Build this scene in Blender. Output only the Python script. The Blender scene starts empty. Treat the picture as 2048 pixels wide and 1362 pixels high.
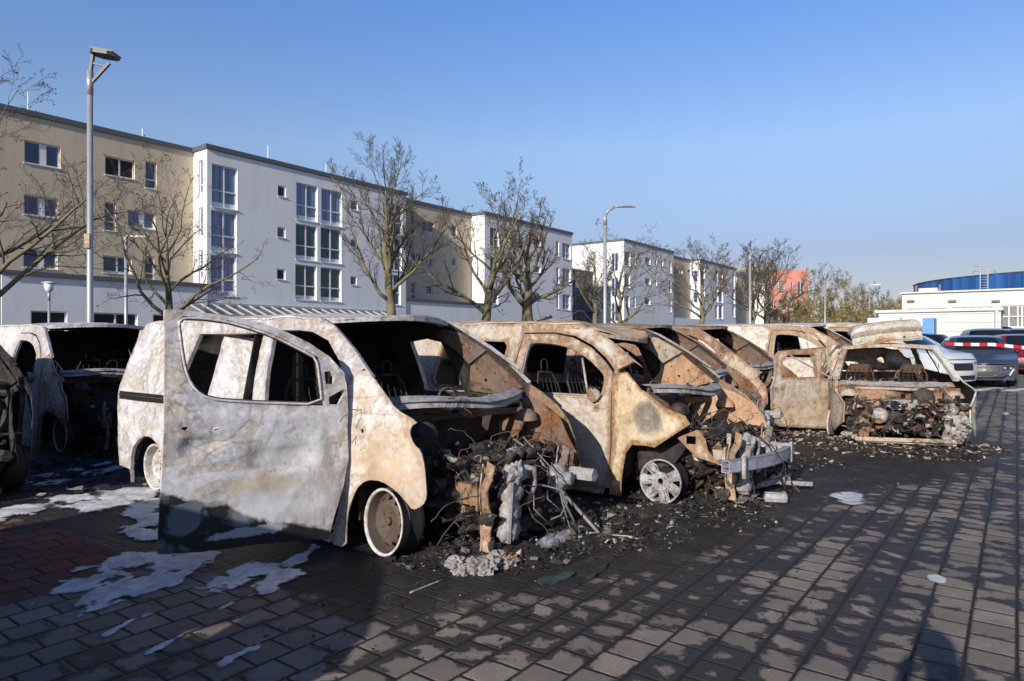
import bpy, bmesh, math, random
import numpy as np
from mathutils import Vector, Matrix, noise
from mathutils.geometry import delaunay_2d_cdt
R = math.radians
scene = bpy.context.scene
# ---------------------------------------------------------------- camera
F_PX, CAM_H, YAW = 1350.0, 1.5, R(36.8)
SN, CS = math.sin(YAW), math.cos(YAW)
cam_data = bpy.data.cameras.new('camera'); cam = bpy.data.objects.new('camera', cam_data)
scene.collection.objects.link(cam); scene.camera = cam
cam.location = (0, 0, CAM_H); cam.rotation_euler = (R(90), 0, YAW - R(90))
cam_data.sensor_width = 36; cam_data.lens = F_PX / 2048 * 36
cam_data.clip_start = .05; cam_data.clip_end = 3000
# ---------------------------------------------------------------- sky, sun, exposure
SUN_EL, SUN_AZ = R(22.0), R(188.5)        # azimuth (from +x, anticlockwise) of the place the sun stands in
world = bpy.data.worlds.new('World'); scene.world = world; world.use_nodes = True
wn = world.node_tree.nodes; wl = world.node_tree.links
for n in list(wn): wn.remove(n)
sky = wn.new('ShaderNodeTexSky'); sky.sky_type = 'NISHITA'; sky.sun_disc = False
sky.sun_elevation = SUN_EL; sky.sun_rotation = R(90) - SUN_AZ
sky.air_density = 1.0; sky.dust_density = .35; sky.ozone_density = 1.8
bg = wn.new('ShaderNodeBackground'); bg.inputs[1].default_value = .12
wo = wn.new('ShaderNodeOutputWorld')
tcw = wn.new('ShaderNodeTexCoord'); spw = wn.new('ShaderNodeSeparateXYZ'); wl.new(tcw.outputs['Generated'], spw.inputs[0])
rw_ = wn.new('ShaderNodeValToRGB'); wl.new(spw.outputs[2], rw_.inputs[0])       # bluer high up, hazier and dimmer low down; zenith darkened to cut fill light
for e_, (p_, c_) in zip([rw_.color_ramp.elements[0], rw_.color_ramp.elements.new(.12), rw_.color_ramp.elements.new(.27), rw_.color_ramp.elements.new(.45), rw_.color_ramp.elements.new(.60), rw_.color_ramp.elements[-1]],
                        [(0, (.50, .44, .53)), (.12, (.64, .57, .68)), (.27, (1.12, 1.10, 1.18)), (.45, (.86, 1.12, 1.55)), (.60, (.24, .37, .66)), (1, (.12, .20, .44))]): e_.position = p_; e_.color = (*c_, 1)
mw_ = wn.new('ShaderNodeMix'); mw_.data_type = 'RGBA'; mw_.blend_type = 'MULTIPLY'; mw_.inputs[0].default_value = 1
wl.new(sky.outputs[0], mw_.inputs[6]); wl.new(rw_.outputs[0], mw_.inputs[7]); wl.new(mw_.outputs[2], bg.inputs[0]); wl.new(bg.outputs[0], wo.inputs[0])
sun_d = bpy.data.lights.new('sun', 'SUN'); sun_d.energy = 4.9; sun_d.angle = R(.5); sun_d.color = (1, .93, .82)
sun = bpy.data.objects.new('sun', sun_d); scene.collection.objects.link(sun)
sdir = Vector((math.cos(SUN_EL) * math.cos(SUN_AZ), math.cos(SUN_EL) * math.sin(SUN_AZ), math.sin(SUN_EL)))
sun.rotation_euler = sdir.to_track_quat('Z', 'Y').to_euler(); sun.location = (-5, 0, 20)
vs = scene.view_settings; vs.view_transform = 'Standard'; vs.look = 'None'; vs.gamma = 1; vs.exposure = .12
# ---------------------------------------------------------------- measuring helpers (photo pixel -> place)
def ray(px, py):
    a = (px - 1024) / F_PX
    return Vector((SN * a + CS, -CS * a + SN, (681 - py) / F_PX))
def on_ground(px, py, z=0.0):
    d = ray(px, py); t = (z - CAM_H) / d.z
    return Vector((d.x * t, d.y * t, z))
def at_depth(px, py, Y):
    d = ray(px, py); return Vector((d.x * Y, d.y * Y, CAM_H + d.z * Y))
def on_v(px, py, v):
    d = ray(px, py); t = v / d.y; return d.x * t, CAM_H + d.z * t
def on_u(px, py, u):
    d = ray(px, py); t = u / d.x; return d.y * t, CAM_H + d.z * t
def body_in(z, y):
    r = 0
    if z > .95: r += .20 * min(1, (z - .95) / .7) ** 1.3
    if y < 1.1: r += .30 * ((1.1 - max(y, 0)) / 1.1) ** 1.8
    return r
def on_van(px, py, U0, V0):
    d = ray(px, py); u = U0
    for i in range(30):
        t = u / d.x; v = t * d.y; z = CAM_H + t * d.z; u = .5 * u + .5 * (U0 + body_in(z, v - V0))
    return v - V0, z
def zm(pts, ox, oy, s): return [(ox + a / s, oy + b / s) for a, b in pts]
# ---------------------------------------------------------------- objects
C = scene.collection
def tag(o, label=None, cat=None, group=None, kind=None):
    if label: o['label'] = label
    if cat: o['category'] = cat
    if group: o['group'] = group
    if kind: o['kind'] = kind
    return o
def empty(name, loc=(0, 0, 0), rz=0, parent=None):
    o = bpy.data.objects.new(name, None); C.objects.link(o); o.location = loc; o.rotation_euler = (0, 0, rz)
    o.empty_display_size = .2
    if parent: o.parent = parent
    return o
def copy_tree(o, parent=None):
    c = o.copy(); C.objects.link(c); c.parent = parent
    for ch in list(o.children): copy_tree(ch, c)
    return c
def V(*a): return Vector(a)
class MB:
    def __init__(s): s.v = []; s.f = []; s.m = []; s.sm = []; s.e = {}
    def add(s, vs, fs, mat=0, smooth=False):
        o = len(s.v); s.v += [tuple(p) for p in vs]
        for f in fs: s.f.append(tuple(i + o for i in f)); s.m.append(mat); s.sm.append(smooth)
        return s
    def box(s, c, size, mat=0, rot=None, taper=None):
        hx, hy, hz = size[0] / 2, size[1] / 2, size[2] / 2; vs = []
        for z in (-hz, hz):
            k = 1 if (z < 0 or not taper) else taper
            for x, y in ((-hx, -hy), (hx, -hy), (hx, hy), (-hx, hy)): vs.append(V(x * k, y * k, z))
        if rot: M = rot if isinstance(rot, Matrix) else Matrix.Rotation(rot, 3, 'Z'); vs = [M @ p for p in vs]
        vs = [p + Vector(c) for p in vs]
        return s.add(vs, [(0, 3, 2, 1), (4, 5, 6, 7), (0, 1, 5, 4), (1, 2, 6, 5), (2, 3, 7, 6), (3, 0, 4, 7)], mat)
    def bb(s, a, b, mat=0):
        a, b = Vector(a), Vector(b); return s.box((a + b) / 2, [abs(q) for q in (b - a)], mat)
    def beam(s, a, b, w, h, mat=0, up=V(0, 0, 1)):
        a, b = Vector(a), Vector(b); d = (b - a)
        if d.length < 1e-5: return s
        d.normalize(); r = d.cross(up)
        if r.length < 1e-3: r = d.cross(V(1, 0, 0))
        r.normalize(); u = r.cross(d)
        vs = [p + r * x * w / 2 + u * z * h / 2 for p in (a, b) for x, z in ((-1, -1), (1, -1), (1, 1), (-1, 1))]
        return s.add(vs, [(0, 1, 2, 3), (4, 7, 6, 5), (0, 4, 5, 1), (1, 5, 6, 2), (2, 6, 7, 3), (3, 7, 4, 0)], mat)
    def tube(s, pts, rads, k=6, mat=0, cap=True, smooth=True):
        pts = [Vector(p) for p in pts]
        if not hasattr(rads, '__len__'): rads = [rads] * len(pts)
        vs = []; fs = []; ref = None
        for i, p in enumerate(pts):
            d = (pts[min(i + 1, len(pts) - 1)] - pts[max(i - 1, 0)])
            if d.length < 1e-7: d = V(0, 0, 1)
            d.normalize()
            if ref is None:
                ref = d.cross(V(0, 0, 1) if abs(d.z) < .9 else V(1, 0, 0))
            ref = (ref - d * ref.dot(d)); ref = ref.normalized() if ref.length > 1e-6 else d.orthogonal().normalized()
            b = d.cross(ref)
            for j in range(k):
                a = 2 * math.pi * j / k; vs.append(p + (ref * math.cos(a) + b * math.sin(a)) * rads[i])
        for i in range(len(pts) - 1):
            for j in range(k):
                a = i * k + j; b2 = i * k + (j + 1) % k
                fs.append((a, b2, b2 + k, a + k))
        if cap: fs.append(tuple(range(k - 1, -1, -1))); fs.append(tuple(len(vs) - k + j for j in range(k)))
        return s.add(vs, fs, mat, smooth)
    def lathe(s, prof, c, axis, k=24, mat=0, smooth=True):
        axis = Vector(axis).normalized(); r1 = axis.orthogonal().normalized(); r2 = axis.cross(r1); c = Vector(c); vs = []; fs = []
        for (r, h) in prof:
            for j in range(k):
                a = 2 * math.pi * j / k; vs.append(c + axis * h + (r1 * math.cos(a) + r2 * math.sin(a)) * r)
        for i in range(len(prof) - 1):
            for j in range(k): fs.append((i * k + j, i * k + (j + 1) % k, (i + 1) * k + (j + 1) % k, (i + 1) * k + j))
        return s.add(vs, fs, mat, smooth)
    def blob(s, c, r, mat=0, amp=.35, freq=2.0, sub=2, seed=0, sq=(1, 1, 1), smooth=False):
        bm = bmesh.new(); bmesh.ops.create_icosphere(bm, subdivisions=sub, radius=1)
        c = Vector(c); vs = []
        for v in bm.verts:
            n = 1 + amp * noise.noise(v.co * freq + V(seed * 3.1, seed * 1.7, seed)) * 2 + amp * .5 * noise.noise(v.co * freq * 3 + V(seed, 0, seed))
            vs.append(c + V(v.co.x * r * sq[0], v.co.y * r * sq[1], v.co.z * r * sq[2]) * n)
        fs = [tuple(v.index for v in f.verts) for f in bm.faces]; bm.free()
        return s.add(vs, fs, mat, smooth)
    def panel(s, outline, holes, fmap, thick=.012, step=.08, mats=(0, 1), dent=0., dfreq=3., seed=0, smooth=True, jit=.25):
        vs, fs = tri_panel(outline, holes, step, jit, seed)
        e = 1e-3; top = []; nor = []
        for p in vs:
            P = Vector(fmap(p[0], p[1])); a = Vector(fmap(p[0] + e, p[1])) - P; b = Vector(fmap(p[0], p[1] + e)) - P
            n = a.cross(b)
            n = n.normalized() if n.length > 1e-12 else V(0, 0, 1)
            if dent:
                q = V(p[0] * dfreq, p[1] * dfreq, seed * 5.3)
                P = P + n * dent * (noise.noise(q) + .5 * noise.noise(q * 2.7) + .22 * noise.noise(q * 7))
            top.append(P); nor.append(n)
        n0 = len(vs); base_ = len(s.v)
        bp_ = np.array(resamp(outline, .04) + [q for h_ in holes for q in resamp(h_, .04)]); A_ = np.array(vs)
        for k_ in range(0, n0, 400):
            D_ = np.sqrt(((A_[k_:k_ + 400, None, :] - bp_[None]) ** 2).sum(2)).min(1)
            for i_, d_ in enumerate(D_): s.e[base_ + k_ + i_] = math.exp(-d_ / .07)
        s.add(top, fs, mats[0], smooth)
        if thick:
            bot = [P - n * thick for P, n in zip(top, nor)]
            s.add(bot, [tuple(reversed(f)) for f in fs], mats[1], smooth)
            cnt = {}
            for f in fs:
                for i in range(3):
                    a, b = f[i], f[(i + 1) % 3]; cnt[(a, b)] = 1
            rim = [(b, a, a + n0, b + n0) for (a, b) in cnt if (b, a) not in cnt]
            s.add(top + bot, rim, mats[0], False)
        return s
    def build(s, name, mats, parent=None, autosmooth=False):
        me = bpy.data.meshes.new(name); me.from_pydata(s.v, [], s.f)
        if not isinstance(mats, (list, tuple)): mats = [mats]
        for m in mats: me.materials.append(m)
        me.polygons.foreach_set('material_index', [min(i, len(mats) - 1) for i in s.m])
        me.polygons.foreach_set('use_smooth', s.sm)
        if s.e:
            at_ = me.attributes.new('edge', 'FLOAT', 'POINT'); ar_ = np.zeros(len(s.v))
            for k_, v_ in s.e.items(): ar_[k_] = v_
            at_.data.foreach_set('value', ar_)
        me.update()
        o = bpy.data.objects.new(name, me); C.objects.link(o)
        if parent: o.parent = parent
        return o
def pip(P, poly):
    x, y = P[:, 0], P[:, 1]; ins = np.zeros(len(P), bool); n = len(poly); j = n - 1
    for i in range(n):
        xi, yi = poly[i]; xj, yj = poly[j]
        c = ((yi > y) != (yj > y)) & (x < (xj - xi) * (y - yi) / ((yj - yi) if yj != yi else 1e-12) + xi)
        ins ^= c; j = i
    return ins
def resamp(poly, step):
    out = []
    for i in range(len(poly)):
        a = poly[i]; b = poly[(i + 1) % len(poly)]; L = math.hypot(b[0] - a[0], b[1] - a[1]); n = max(1, int(L / step + .5))
        for k in range(n): out.append((a[0] + (b[0] - a[0]) * k / n, a[1] + (b[1] - a[1]) * k / n))
    return out
def area(p): return sum(p[i][0] * p[(i + 1) % len(p)][1] - p[(i + 1) % len(p)][0] * p[i][1] for i in range(len(p))) / 2
def smooth_poly(p, it=1):
    for _ in range(it):
        q = []
        for i in range(len(p)):
            a, b = p[i], p[(i + 1) % len(p)]
            q += [(a[0] * .78 + b[0] * .22, a[1] * .78 + b[1] * .22), (a[0] * .22 + b[0] * .78, a[1] * .22 + b[1] * .78)]
        p = q
    return p
def tri_panel(outline, holes, step, jit=.25, seed=0):
    rnd = np.random.RandomState(seed + 7)
    if area(outline) < 0: outline = outline[::-1]
    o = resamp(outline, step); hs = [resamp(h, step) for h in holes]
    pts = list(o); edges = [(i, (i + 1) % len(o)) for i in range(len(o))]
    for h in hs:
        k = len(pts); pts += h; edges += [(k + i, k + (i + 1) % len(h)) for i in range(len(h))]
    xs = [p[0] for p in o]; ys = [p[1] for p in o]
    gx = np.arange(min(xs) + step / 2, max(xs), step); gy = np.arange(min(ys) + step / 2, max(ys), step)
    if len(gx) and len(gy):
        G = np.array([(x, y) for x in gx for y in gy]) + (rnd.rand(len(gx) * len(gy), 2) - .5) * step * jit
        m = pip(G, o)
        for h in hs: m &= ~pip(G, h)
        G = G[m]
        if len(G):
            B = np.array(pts); keep = []
            for g in G:
                if np.min(np.abs(B - g).sum(1)) > step * .45: keep.append(tuple(g))
            pts += keep
    r = delaunay_2d_cdt([Vector(p) for p in pts], edges, [], 0, 1e-6)
    vs = [tuple(v) for v in r[0]]; fs = [tuple(f) for f in r[2]]
    if not fs: return vs, []
    cen = np.array([[sum(vs[i][0] for i in f) / 3, sum(vs[i][1] for i in f) / 3] for f in fs])
    m = pip(cen, o)
    for h in hs: m &= ~pip(cen, h)
    out = []
    for f, k in zip(fs, m):
        if k:
            a = [vs[i] for i in f]
            out.append(f if area(a) > 0 else f[::-1])
    return vs, out
def circ(cx, cy, r, n=24, a0=0): return [(cx + r * math.cos(a0 + 2 * math.pi * i / n), cy + r * math.sin(a0 + 2 * math.pi * i / n)) for i in range(n)]
def rect(x0, y0, x1, y1): return [(x0, y0), (x1, y0), (x1, y1), (x0, y1)]
# ---------------------------------------------------------------- materials
class NT:
    def __init__(s, name):
        s.m = bpy.data.materials.new(name); s.m.use_nodes = True; s.t = s.m.node_tree
        s.b = s.t.nodes['Principled BSDF']; s.b.inputs['Roughness'].default_value = .8
    def n(s, typ, **kw):
        o = s.t.nodes.new('ShaderNode' + typ)
        for k, v in kw.items(): setattr(o, k, v)
        return o
    def l(s, a, b): s.t.links.new(a, b)
    def co(s):
        if not hasattr(s, '_co'): s._co = s.n('TexCoord').outputs['Object']
        return s._co
    def noise(s, scale, detail=5, rough=.55, dist=0, off=(0, 0, 0), sc=(1, 1, 1), src=None):
        mp = s.n('Mapping'); mp.inputs['Location'].default_value = off; mp.inputs['Scale'].default_value = sc
        s.l(src or s.co(), mp.inputs[0])
        o = s.n('TexNoise'); o.inputs['Scale'].default_value = scale; o.inputs['Detail'].default_value = detail
        o.inputs['Roughness'].default_value = rough; o.inputs['Distortion'].default_value = dist
        s.l(mp.outputs[0], o.inputs['Vector']); return o.outputs['Fac']
    def ramp(s, fac, stops):
        o = s.n('ValToRGB'); e = o.color_ramp.elements
        while len(e) < len(stops): e.new(.5)
        for q, (p, c) in zip(e, stops):
            q.position = p; q.color = (c, c, c, 1) if not hasattr(c, '__len__') else (*c, 1)
        s.l(fac, o.inputs[0]); return o.outputs[0]
    def mix(s, f, a, b, bt='MIX'):
        o = s.n('Mix', data_type='RGBA', blend_type=bt)
        for sock, val in ((o.inputs[0], f), (o.inputs[6], a), (o.inputs[7], b)):
            if hasattr(val, 'is_linked'): s.l(val, sock)
            elif hasattr(val, '__len__'): sock.default_value = (*val, 1)
            else: sock.default_value = val
        return o.outputs[2]
    def math(s, op, a, b=None, c=None):
        o = s.n('Math', operation=op)
        for i, val in enumerate((a, b, c)):
            if val is None: continue
            if hasattr(val, 'is_linked'): s.l(val, o.inputs[i])
            else: o.inputs[i].default_value = val
        return o.outputs[0]
    def xyz(s):
        o = s.n('SeparateXYZ'); s.l(s.co(), o.inputs[0]); return o.outputs
    def col(s, c):
        if hasattr(c, 'is_linked'): s.l(c, s.b.inputs['Base Color'])
        else: s.b.inputs['Base Color'].default_value = (*c, 1)
        return s
    def bump(s, h, d=.01, st=.6):
        o = s.n('Bump'); o.inputs['Strength'].default_value = st; o.inputs['Distance'].default_value = d
        s.l(h, o.inputs['Height']); s.l(o.outputs[0], s.b.inputs['Normal']); return s
    def set(s, **kw):
        for k, v in kw.items(): s.b.inputs[k.replace('_', ' ')].default_value = v
        return s
def plain(name, c, rough=.6, metal=0, var=.15, scale=6, bump=.0, **kw):
    t = NT(name); f = t.noise(scale, 5)
    t.col(t.mix(t.ramp(f, [(.3, 0.), (.7, 1.)]), tuple(x * (1 - var) for x in c), tuple(min(1, x * (1 + var)) for x in c)))
    t.set(Roughness=rough, Metallic=metal)
    if bump: t.bump(f, bump)
    for k, v in kw.items(): t.b.inputs[k.replace('_', ' ')].default_value = v
    return t.m
def burnt(name, ash=(.50, .50, .53), tan=(.50, .40, .28), rust=(.27, .12, .045), soot=(.02, .018, .018),
          tan_at=.5, rust_at=.62, soot_at=.68, seed=0, lines=True, zdark=None, fleck=.5, bump=.004, patch=None, patch2=None, edge=.8, zones=0, mot=1.):
    """fire-bleached sheet metal: ash grey, tan and rust patches with soot stains of their own shape"""
    t = NT(name); off = (seed * 3.7, seed * 1.9, seed * 2.3)
    a = t.noise(1.5, 5, .6, .8, off)
    c = t.mix(t.ramp(a, [(tan_at - .07, 0.), (tan_at + .07, 1.)]), ash, tan)
    a2 = t.noise(4.2, 7, .68, .5, (off[1], off[0], off[2]))
    c = t.mix(t.ramp(a2, [(.40, .0), (.56, .35), (.70, .85)]), c, tuple(x * y for x, y in zip(tan, (.58, .52, .48))))
    st_ = t.noise(3.4, 6, .7, .3, (off[0], off[1], off[2]), (1.6, 1.6, .28))
    c = t.mix(t.ramp(st_, [(.50, .0), (.68, .6)]), c, tuple(x * y for x, y in zip(tan, (.50, .42, .38))))
    md = t.noise(11, 7, .7, .2, off)
    c = t.mix(t.ramp(md, [(.36, .65 * mot), (.47, 0.)]), c, tuple(x * .42 for x in tan)); c = t.mix(t.ramp(md, [(.55, .0), (.66, fleck * mot)]), c, tuple(min(.8, x * 1.22 + .03) for x in ash))
    if zones:
        zn = t.noise(1.15, 3, .5, 1.9, (off[2] + 2, off[1] + 7, off[0])); zn = t.math('ADD', zn, t.math('MULTIPLY', t.math('SUBTRACT', t.noise(14, 6, .7), .5), .035))
        A = tuple(x * .74 for x in ash); B = tuple(min(.78, x * 1.16) for x in ash); D = tuple(x * .95 for x in tan); K = tuple(x * .40 for x in tan)
        zc = t.ramp(zn, [(.0, A), (.365, A), (.375, K), (.385, B), (.455, ash), (.475, B), (.485, D), (.555, D), (.562, K), (.572, A), (.64, ash), (.65, B), (1., ash)])
        c = t.mix(zones, c, zc)
    fl = t.noise(26, 6, .7, 0, off)
    c = t.mix(t.ramp(fl, [(.50, 0.), (.60, fleck)]), c, tuple(min(.8, x * 1.32 + .03) for x in ash))
    c = t.mix(t.ramp(fl, [(.33, .75), (.42, 0.)]), c, tuple(x * .35 for x in ash))
    if lines:
        ln = t.noise(1.1, 2, .5, 1.2, (off[2] + 4, off[0], off[1]))
        c = t.mix(t.ramp(ln, [(.480, 0.), (.497, .30), (.508, 0.)]), c, (.16, .085, .05))
    r1 = t.noise(2.1, 9, .72, .5, (off[0] + 9, off[2], off[1]))
    c = t.mix(t.ramp(r1, [(rust_at - .035, 0.), (rust_at + .05, .95)]), c, t.mix(t.ramp(fl, [(.4, 0.), (.6, 1.)]), rust, tuple(x * .35 for x in rust)))
    ea = t.n('Attribute'); ea.attribute_name = 'edge'
    ee = t.math('ADD', ea.outputs['Fac'], t.math('MULTIPLY', t.math('SUBTRACT', t.noise(5.5, 7, .7, .6, (off[2], off[1] + 3, off[0])), .5), 1.5))
    c = t.mix(t.ramp(ee, [(.50, 0.), (.78, edge), (1.05, edge)]), c, t.mix(t.ramp(fl, [(.4, 0.), (.62, 1.)]), tuple(x * .45 for x in rust), rust))
    s1 = t.noise(1.7, 8, .68, .7, (off[1] + 20, off[2], off[0]))
    c = t.mix(t.ramp(s1, [(soot_at - .02, 0.), (soot_at + .05, .97)]), c, soot)
    xyz = None
    if patch:
        for (py, pz, ry, rz, colr, ed) in patch:
            xyz = xyz or t.xyz()
            dy = t.math('DIVIDE', t.math('SUBTRACT', xyz[1], py), ry); dz = t.math('DIVIDE', t.math('SUBTRACT', xyz[2], pz), rz)
            d = t.math('SQRT', t.math('ADD', t.math('MULTIPLY', dy, dy), t.math('MULTIPLY', dz, dz)))
            d = t.math('ADD', d, t.math('MULTIPLY', t.math('SUBTRACT', t.noise(3.2, 7, .65, .5, off), .5), 1.6))
            c = t.mix(t.math('MULTIPLY', t.ramp(t.math('MULTIPLY', d, .5), [(max(0, .42 - ed * .5), .85), (.42 + ed * .5, 0.)]), t.ramp(md, [(.35, .5), (.55, 1.)])), c, colr)
    if zdark:  # darker below a sloping, wavy line
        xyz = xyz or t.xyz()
        h = t.math('ADD', t.math('MULTIPLY', t.math('SUBTRACT', t.noise(2.4, 7, .6, .6, off), .5), zdark[2]), xyz[2])
        h = t.math('ADD', h, t.math('MULTIPLY', xyz[1], zdark[1]))
        mp = t.n('MapRange'); t.l(h, mp.inputs[0]); mp.inputs[1].default_value = zdark[0] - .012; mp.inputs[2].default_value = zdark[0] + .012
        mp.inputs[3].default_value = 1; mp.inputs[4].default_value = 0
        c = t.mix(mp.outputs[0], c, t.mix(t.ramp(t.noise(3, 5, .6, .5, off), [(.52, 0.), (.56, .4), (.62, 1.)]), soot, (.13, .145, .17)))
    for (py, pz, ry, rz, colr, ed) in (patch2 or []):
        dy = t.math('DIVIDE', t.math('SUBTRACT', xyz[1], py), ry); dz = t.math('DIVIDE', t.math('SUBTRACT', xyz[2], pz), rz)
        d = t.math('ADD', t.math('SQRT', t.math('ADD', t.math('MULTIPLY', dy, dy), t.math('MULTIPLY', dz, dz))), t.math('MULTIPLY', t.math('SUBTRACT', t.noise(4.5, 8, .72, .8, off), .5), 2.6))
        c = t.mix(t.ramp(t.math('MULTIPLY', d, .5), [(max(0, .42 - ed * .5), .9), (.42 + ed * .5, 0.)]), c, colr)
    t.col(c); t.set(Roughness=.72, Metallic=.0)
    t.bump(t.math('ADD', fl, t.math('MULTIPLY', a2, 2)), bump, .8)
    return t.m
M = {}
M['soot'] = plain('soot_black', (.006, .0055, .0055), .9, var=.5, scale=12, bump=.01)
M['soot_brown'] = burnt('sooty_brown_metal', (.035, .03, .028), (.055, .036, .024), (.12, .05, .02), (.008, .007, .007), rust_at=.60, soot_at=.53, seed=3)
M['inner_rust'] = burnt('rusty_inner_metal', (.14, .10, .08), (.26, .17, .11), (.24, .10, .04), (.012, .010, .010), tan_at=.48, rust_at=.56, soot_at=.53, seed=5)
M['alu'] = burnt('scorched_aluminium', (.36, .36, .385), (.30, .28, .26), (.16, .10, .06), rust_at=.66, soot_at=.58, seed=8, lines=False)
M['tan'] = burnt('tan_scorched_steel', (.42, .37, .32), (.44, .34, .24), (.32, .15, .06), tan_at=.48, rust_at=.58, soot_at=.58, seed=11)
M['rust'] = burnt('orange_rust_steel', (.24, .17, .12), (.32, .19, .10), (.30, .12, .04), (.014, .011, .01), tan_at=.45, rust_at=.55, soot_at=.55, seed=13)
M['ashlump'] = burnt('ash_crust', (.34, .33, .33), (.3, .27, .24), (.2, .12, .08), tan_at=.5, rust_at=.66, soot_at=.54, seed=14, bump=.02)
M['char'] = burnt('charred_lumps', (.035, .032, .03), (.02, .018, .017), (.06, .04, .028), tan_at=.45, rust_at=.64, soot_at=.55, seed=15, bump=.02, fleck=.15)
M['wire_red'] = plain('scorched_copper_wire', (.20, .07, .045), .7, var=.4)
M['wire'] = plain('burnt_wire', (.09, .075, .065), .8, var=.5)
M['glass_shard'] = plain('crazed_green_glass', (.035, .055, .05), .25, var=.5, scale=9)
M['tyre'] = plain('charred_tyre', (.02, .019, .018), .85, var=.4, scale=20, bump=.01)
M['rim_white'] = burnt('ash_white_rim', (.62, .61, .60), (.5, .47, .43), (.25, .15, .1), rust_at=.72, soot_at=.72, seed=21, lines=False, edge=.35)
M['rim_brown'] = burnt('brown_scorched_rim', (.085, .068, .06), (.11, .08, .062), (.13, .07, .04), rust_at=.6, soot_at=.64, seed=22, lines=False, fleck=.15, edge=.2)
# ================================================================ burnt vans
W2 = .95
FEND_A = [(.88, 1.12), (.8, 1.04), (.61, .96), (.66, .93), (.675, .88), (.64, .81), (.585, .775), (.55, .67), (.54, .55), (.54, .47), (.57, .41), (.65, .37), (.70, .43),
          (.76, .49), (.87, .55), (1.02, .54), (1.14, .46), (1.22, .31), (1.25, .17), (1.26, .02), (1.43, .02), (1.37, .2), (1.27, .42), (1.26, 1.02), (1.30, 1.22), (1.15, 1.3), (1.05, 1.25)]
FEND_B = [(1.03, 1.04), (.95, 1.0), (.78, .88), (.61, .83), (.56, .76), (.70, .655), (.88, .53), (1.0, .535), (1.11, .53), (1.18, .44), (1.22, .2), (1.23, .04), (1.35, .04), (1.33, .5), (1.33, 1.0), (1.35, 1.18), (1.2, 1.2)]
BLADE = [(1.0, 1.12), (.82, 1.04), (.66, .94), (.50, .80), (.42, .66), (.37, .50), (.38, .36), (.42, .32), (.46, .44), (.52, .56), (.62, .68), (.72, .76), (.82, .84), (1.0, .96)]
INNERF = [(1.2, 1.02), (.95, 1.03), (.72, .97), (.5, .86), (.38, .70), (.28, .55), (.22, .34), (.5, .28), (1.15, .26)]
PILLAR_TOP = [(1.05, 1.25), (1.34, 1.45), (1.63, 1.62), (1.81, 1.68)]
def side_map(sx, dzr=0.0, bulge=None, off=0.0):
    def f(y, z):
        x = -(W2 - body_in(z, y)) + off
        zz = z + (dzr * max(0, min(1, (z - 1.0) / .6)))
        if bulge: x += bulge(y, z)
        return V(sx * x, y, zz)
    return f
def flip(poly, sx): return poly
def add_side(mb, poly, holes, sx, **kw):
    f = side_map(sx, kw.pop('dzr', 0), kw.pop('bulge', None), kw.pop('off', 0))
    # outward normal: near side (sx=+1) faces -x ; swap parameters so that the outer layer is the outer face
    if sx > 0:
        sw = lambda L: [(b, a) for a, b in L]
        mb.panel(sw(poly), [sw(h) for h in holes], lambda b, a: f(a, b), **kw)
    else:
        mb.panel(poly, holes, f, **kw)
    return mb
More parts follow.
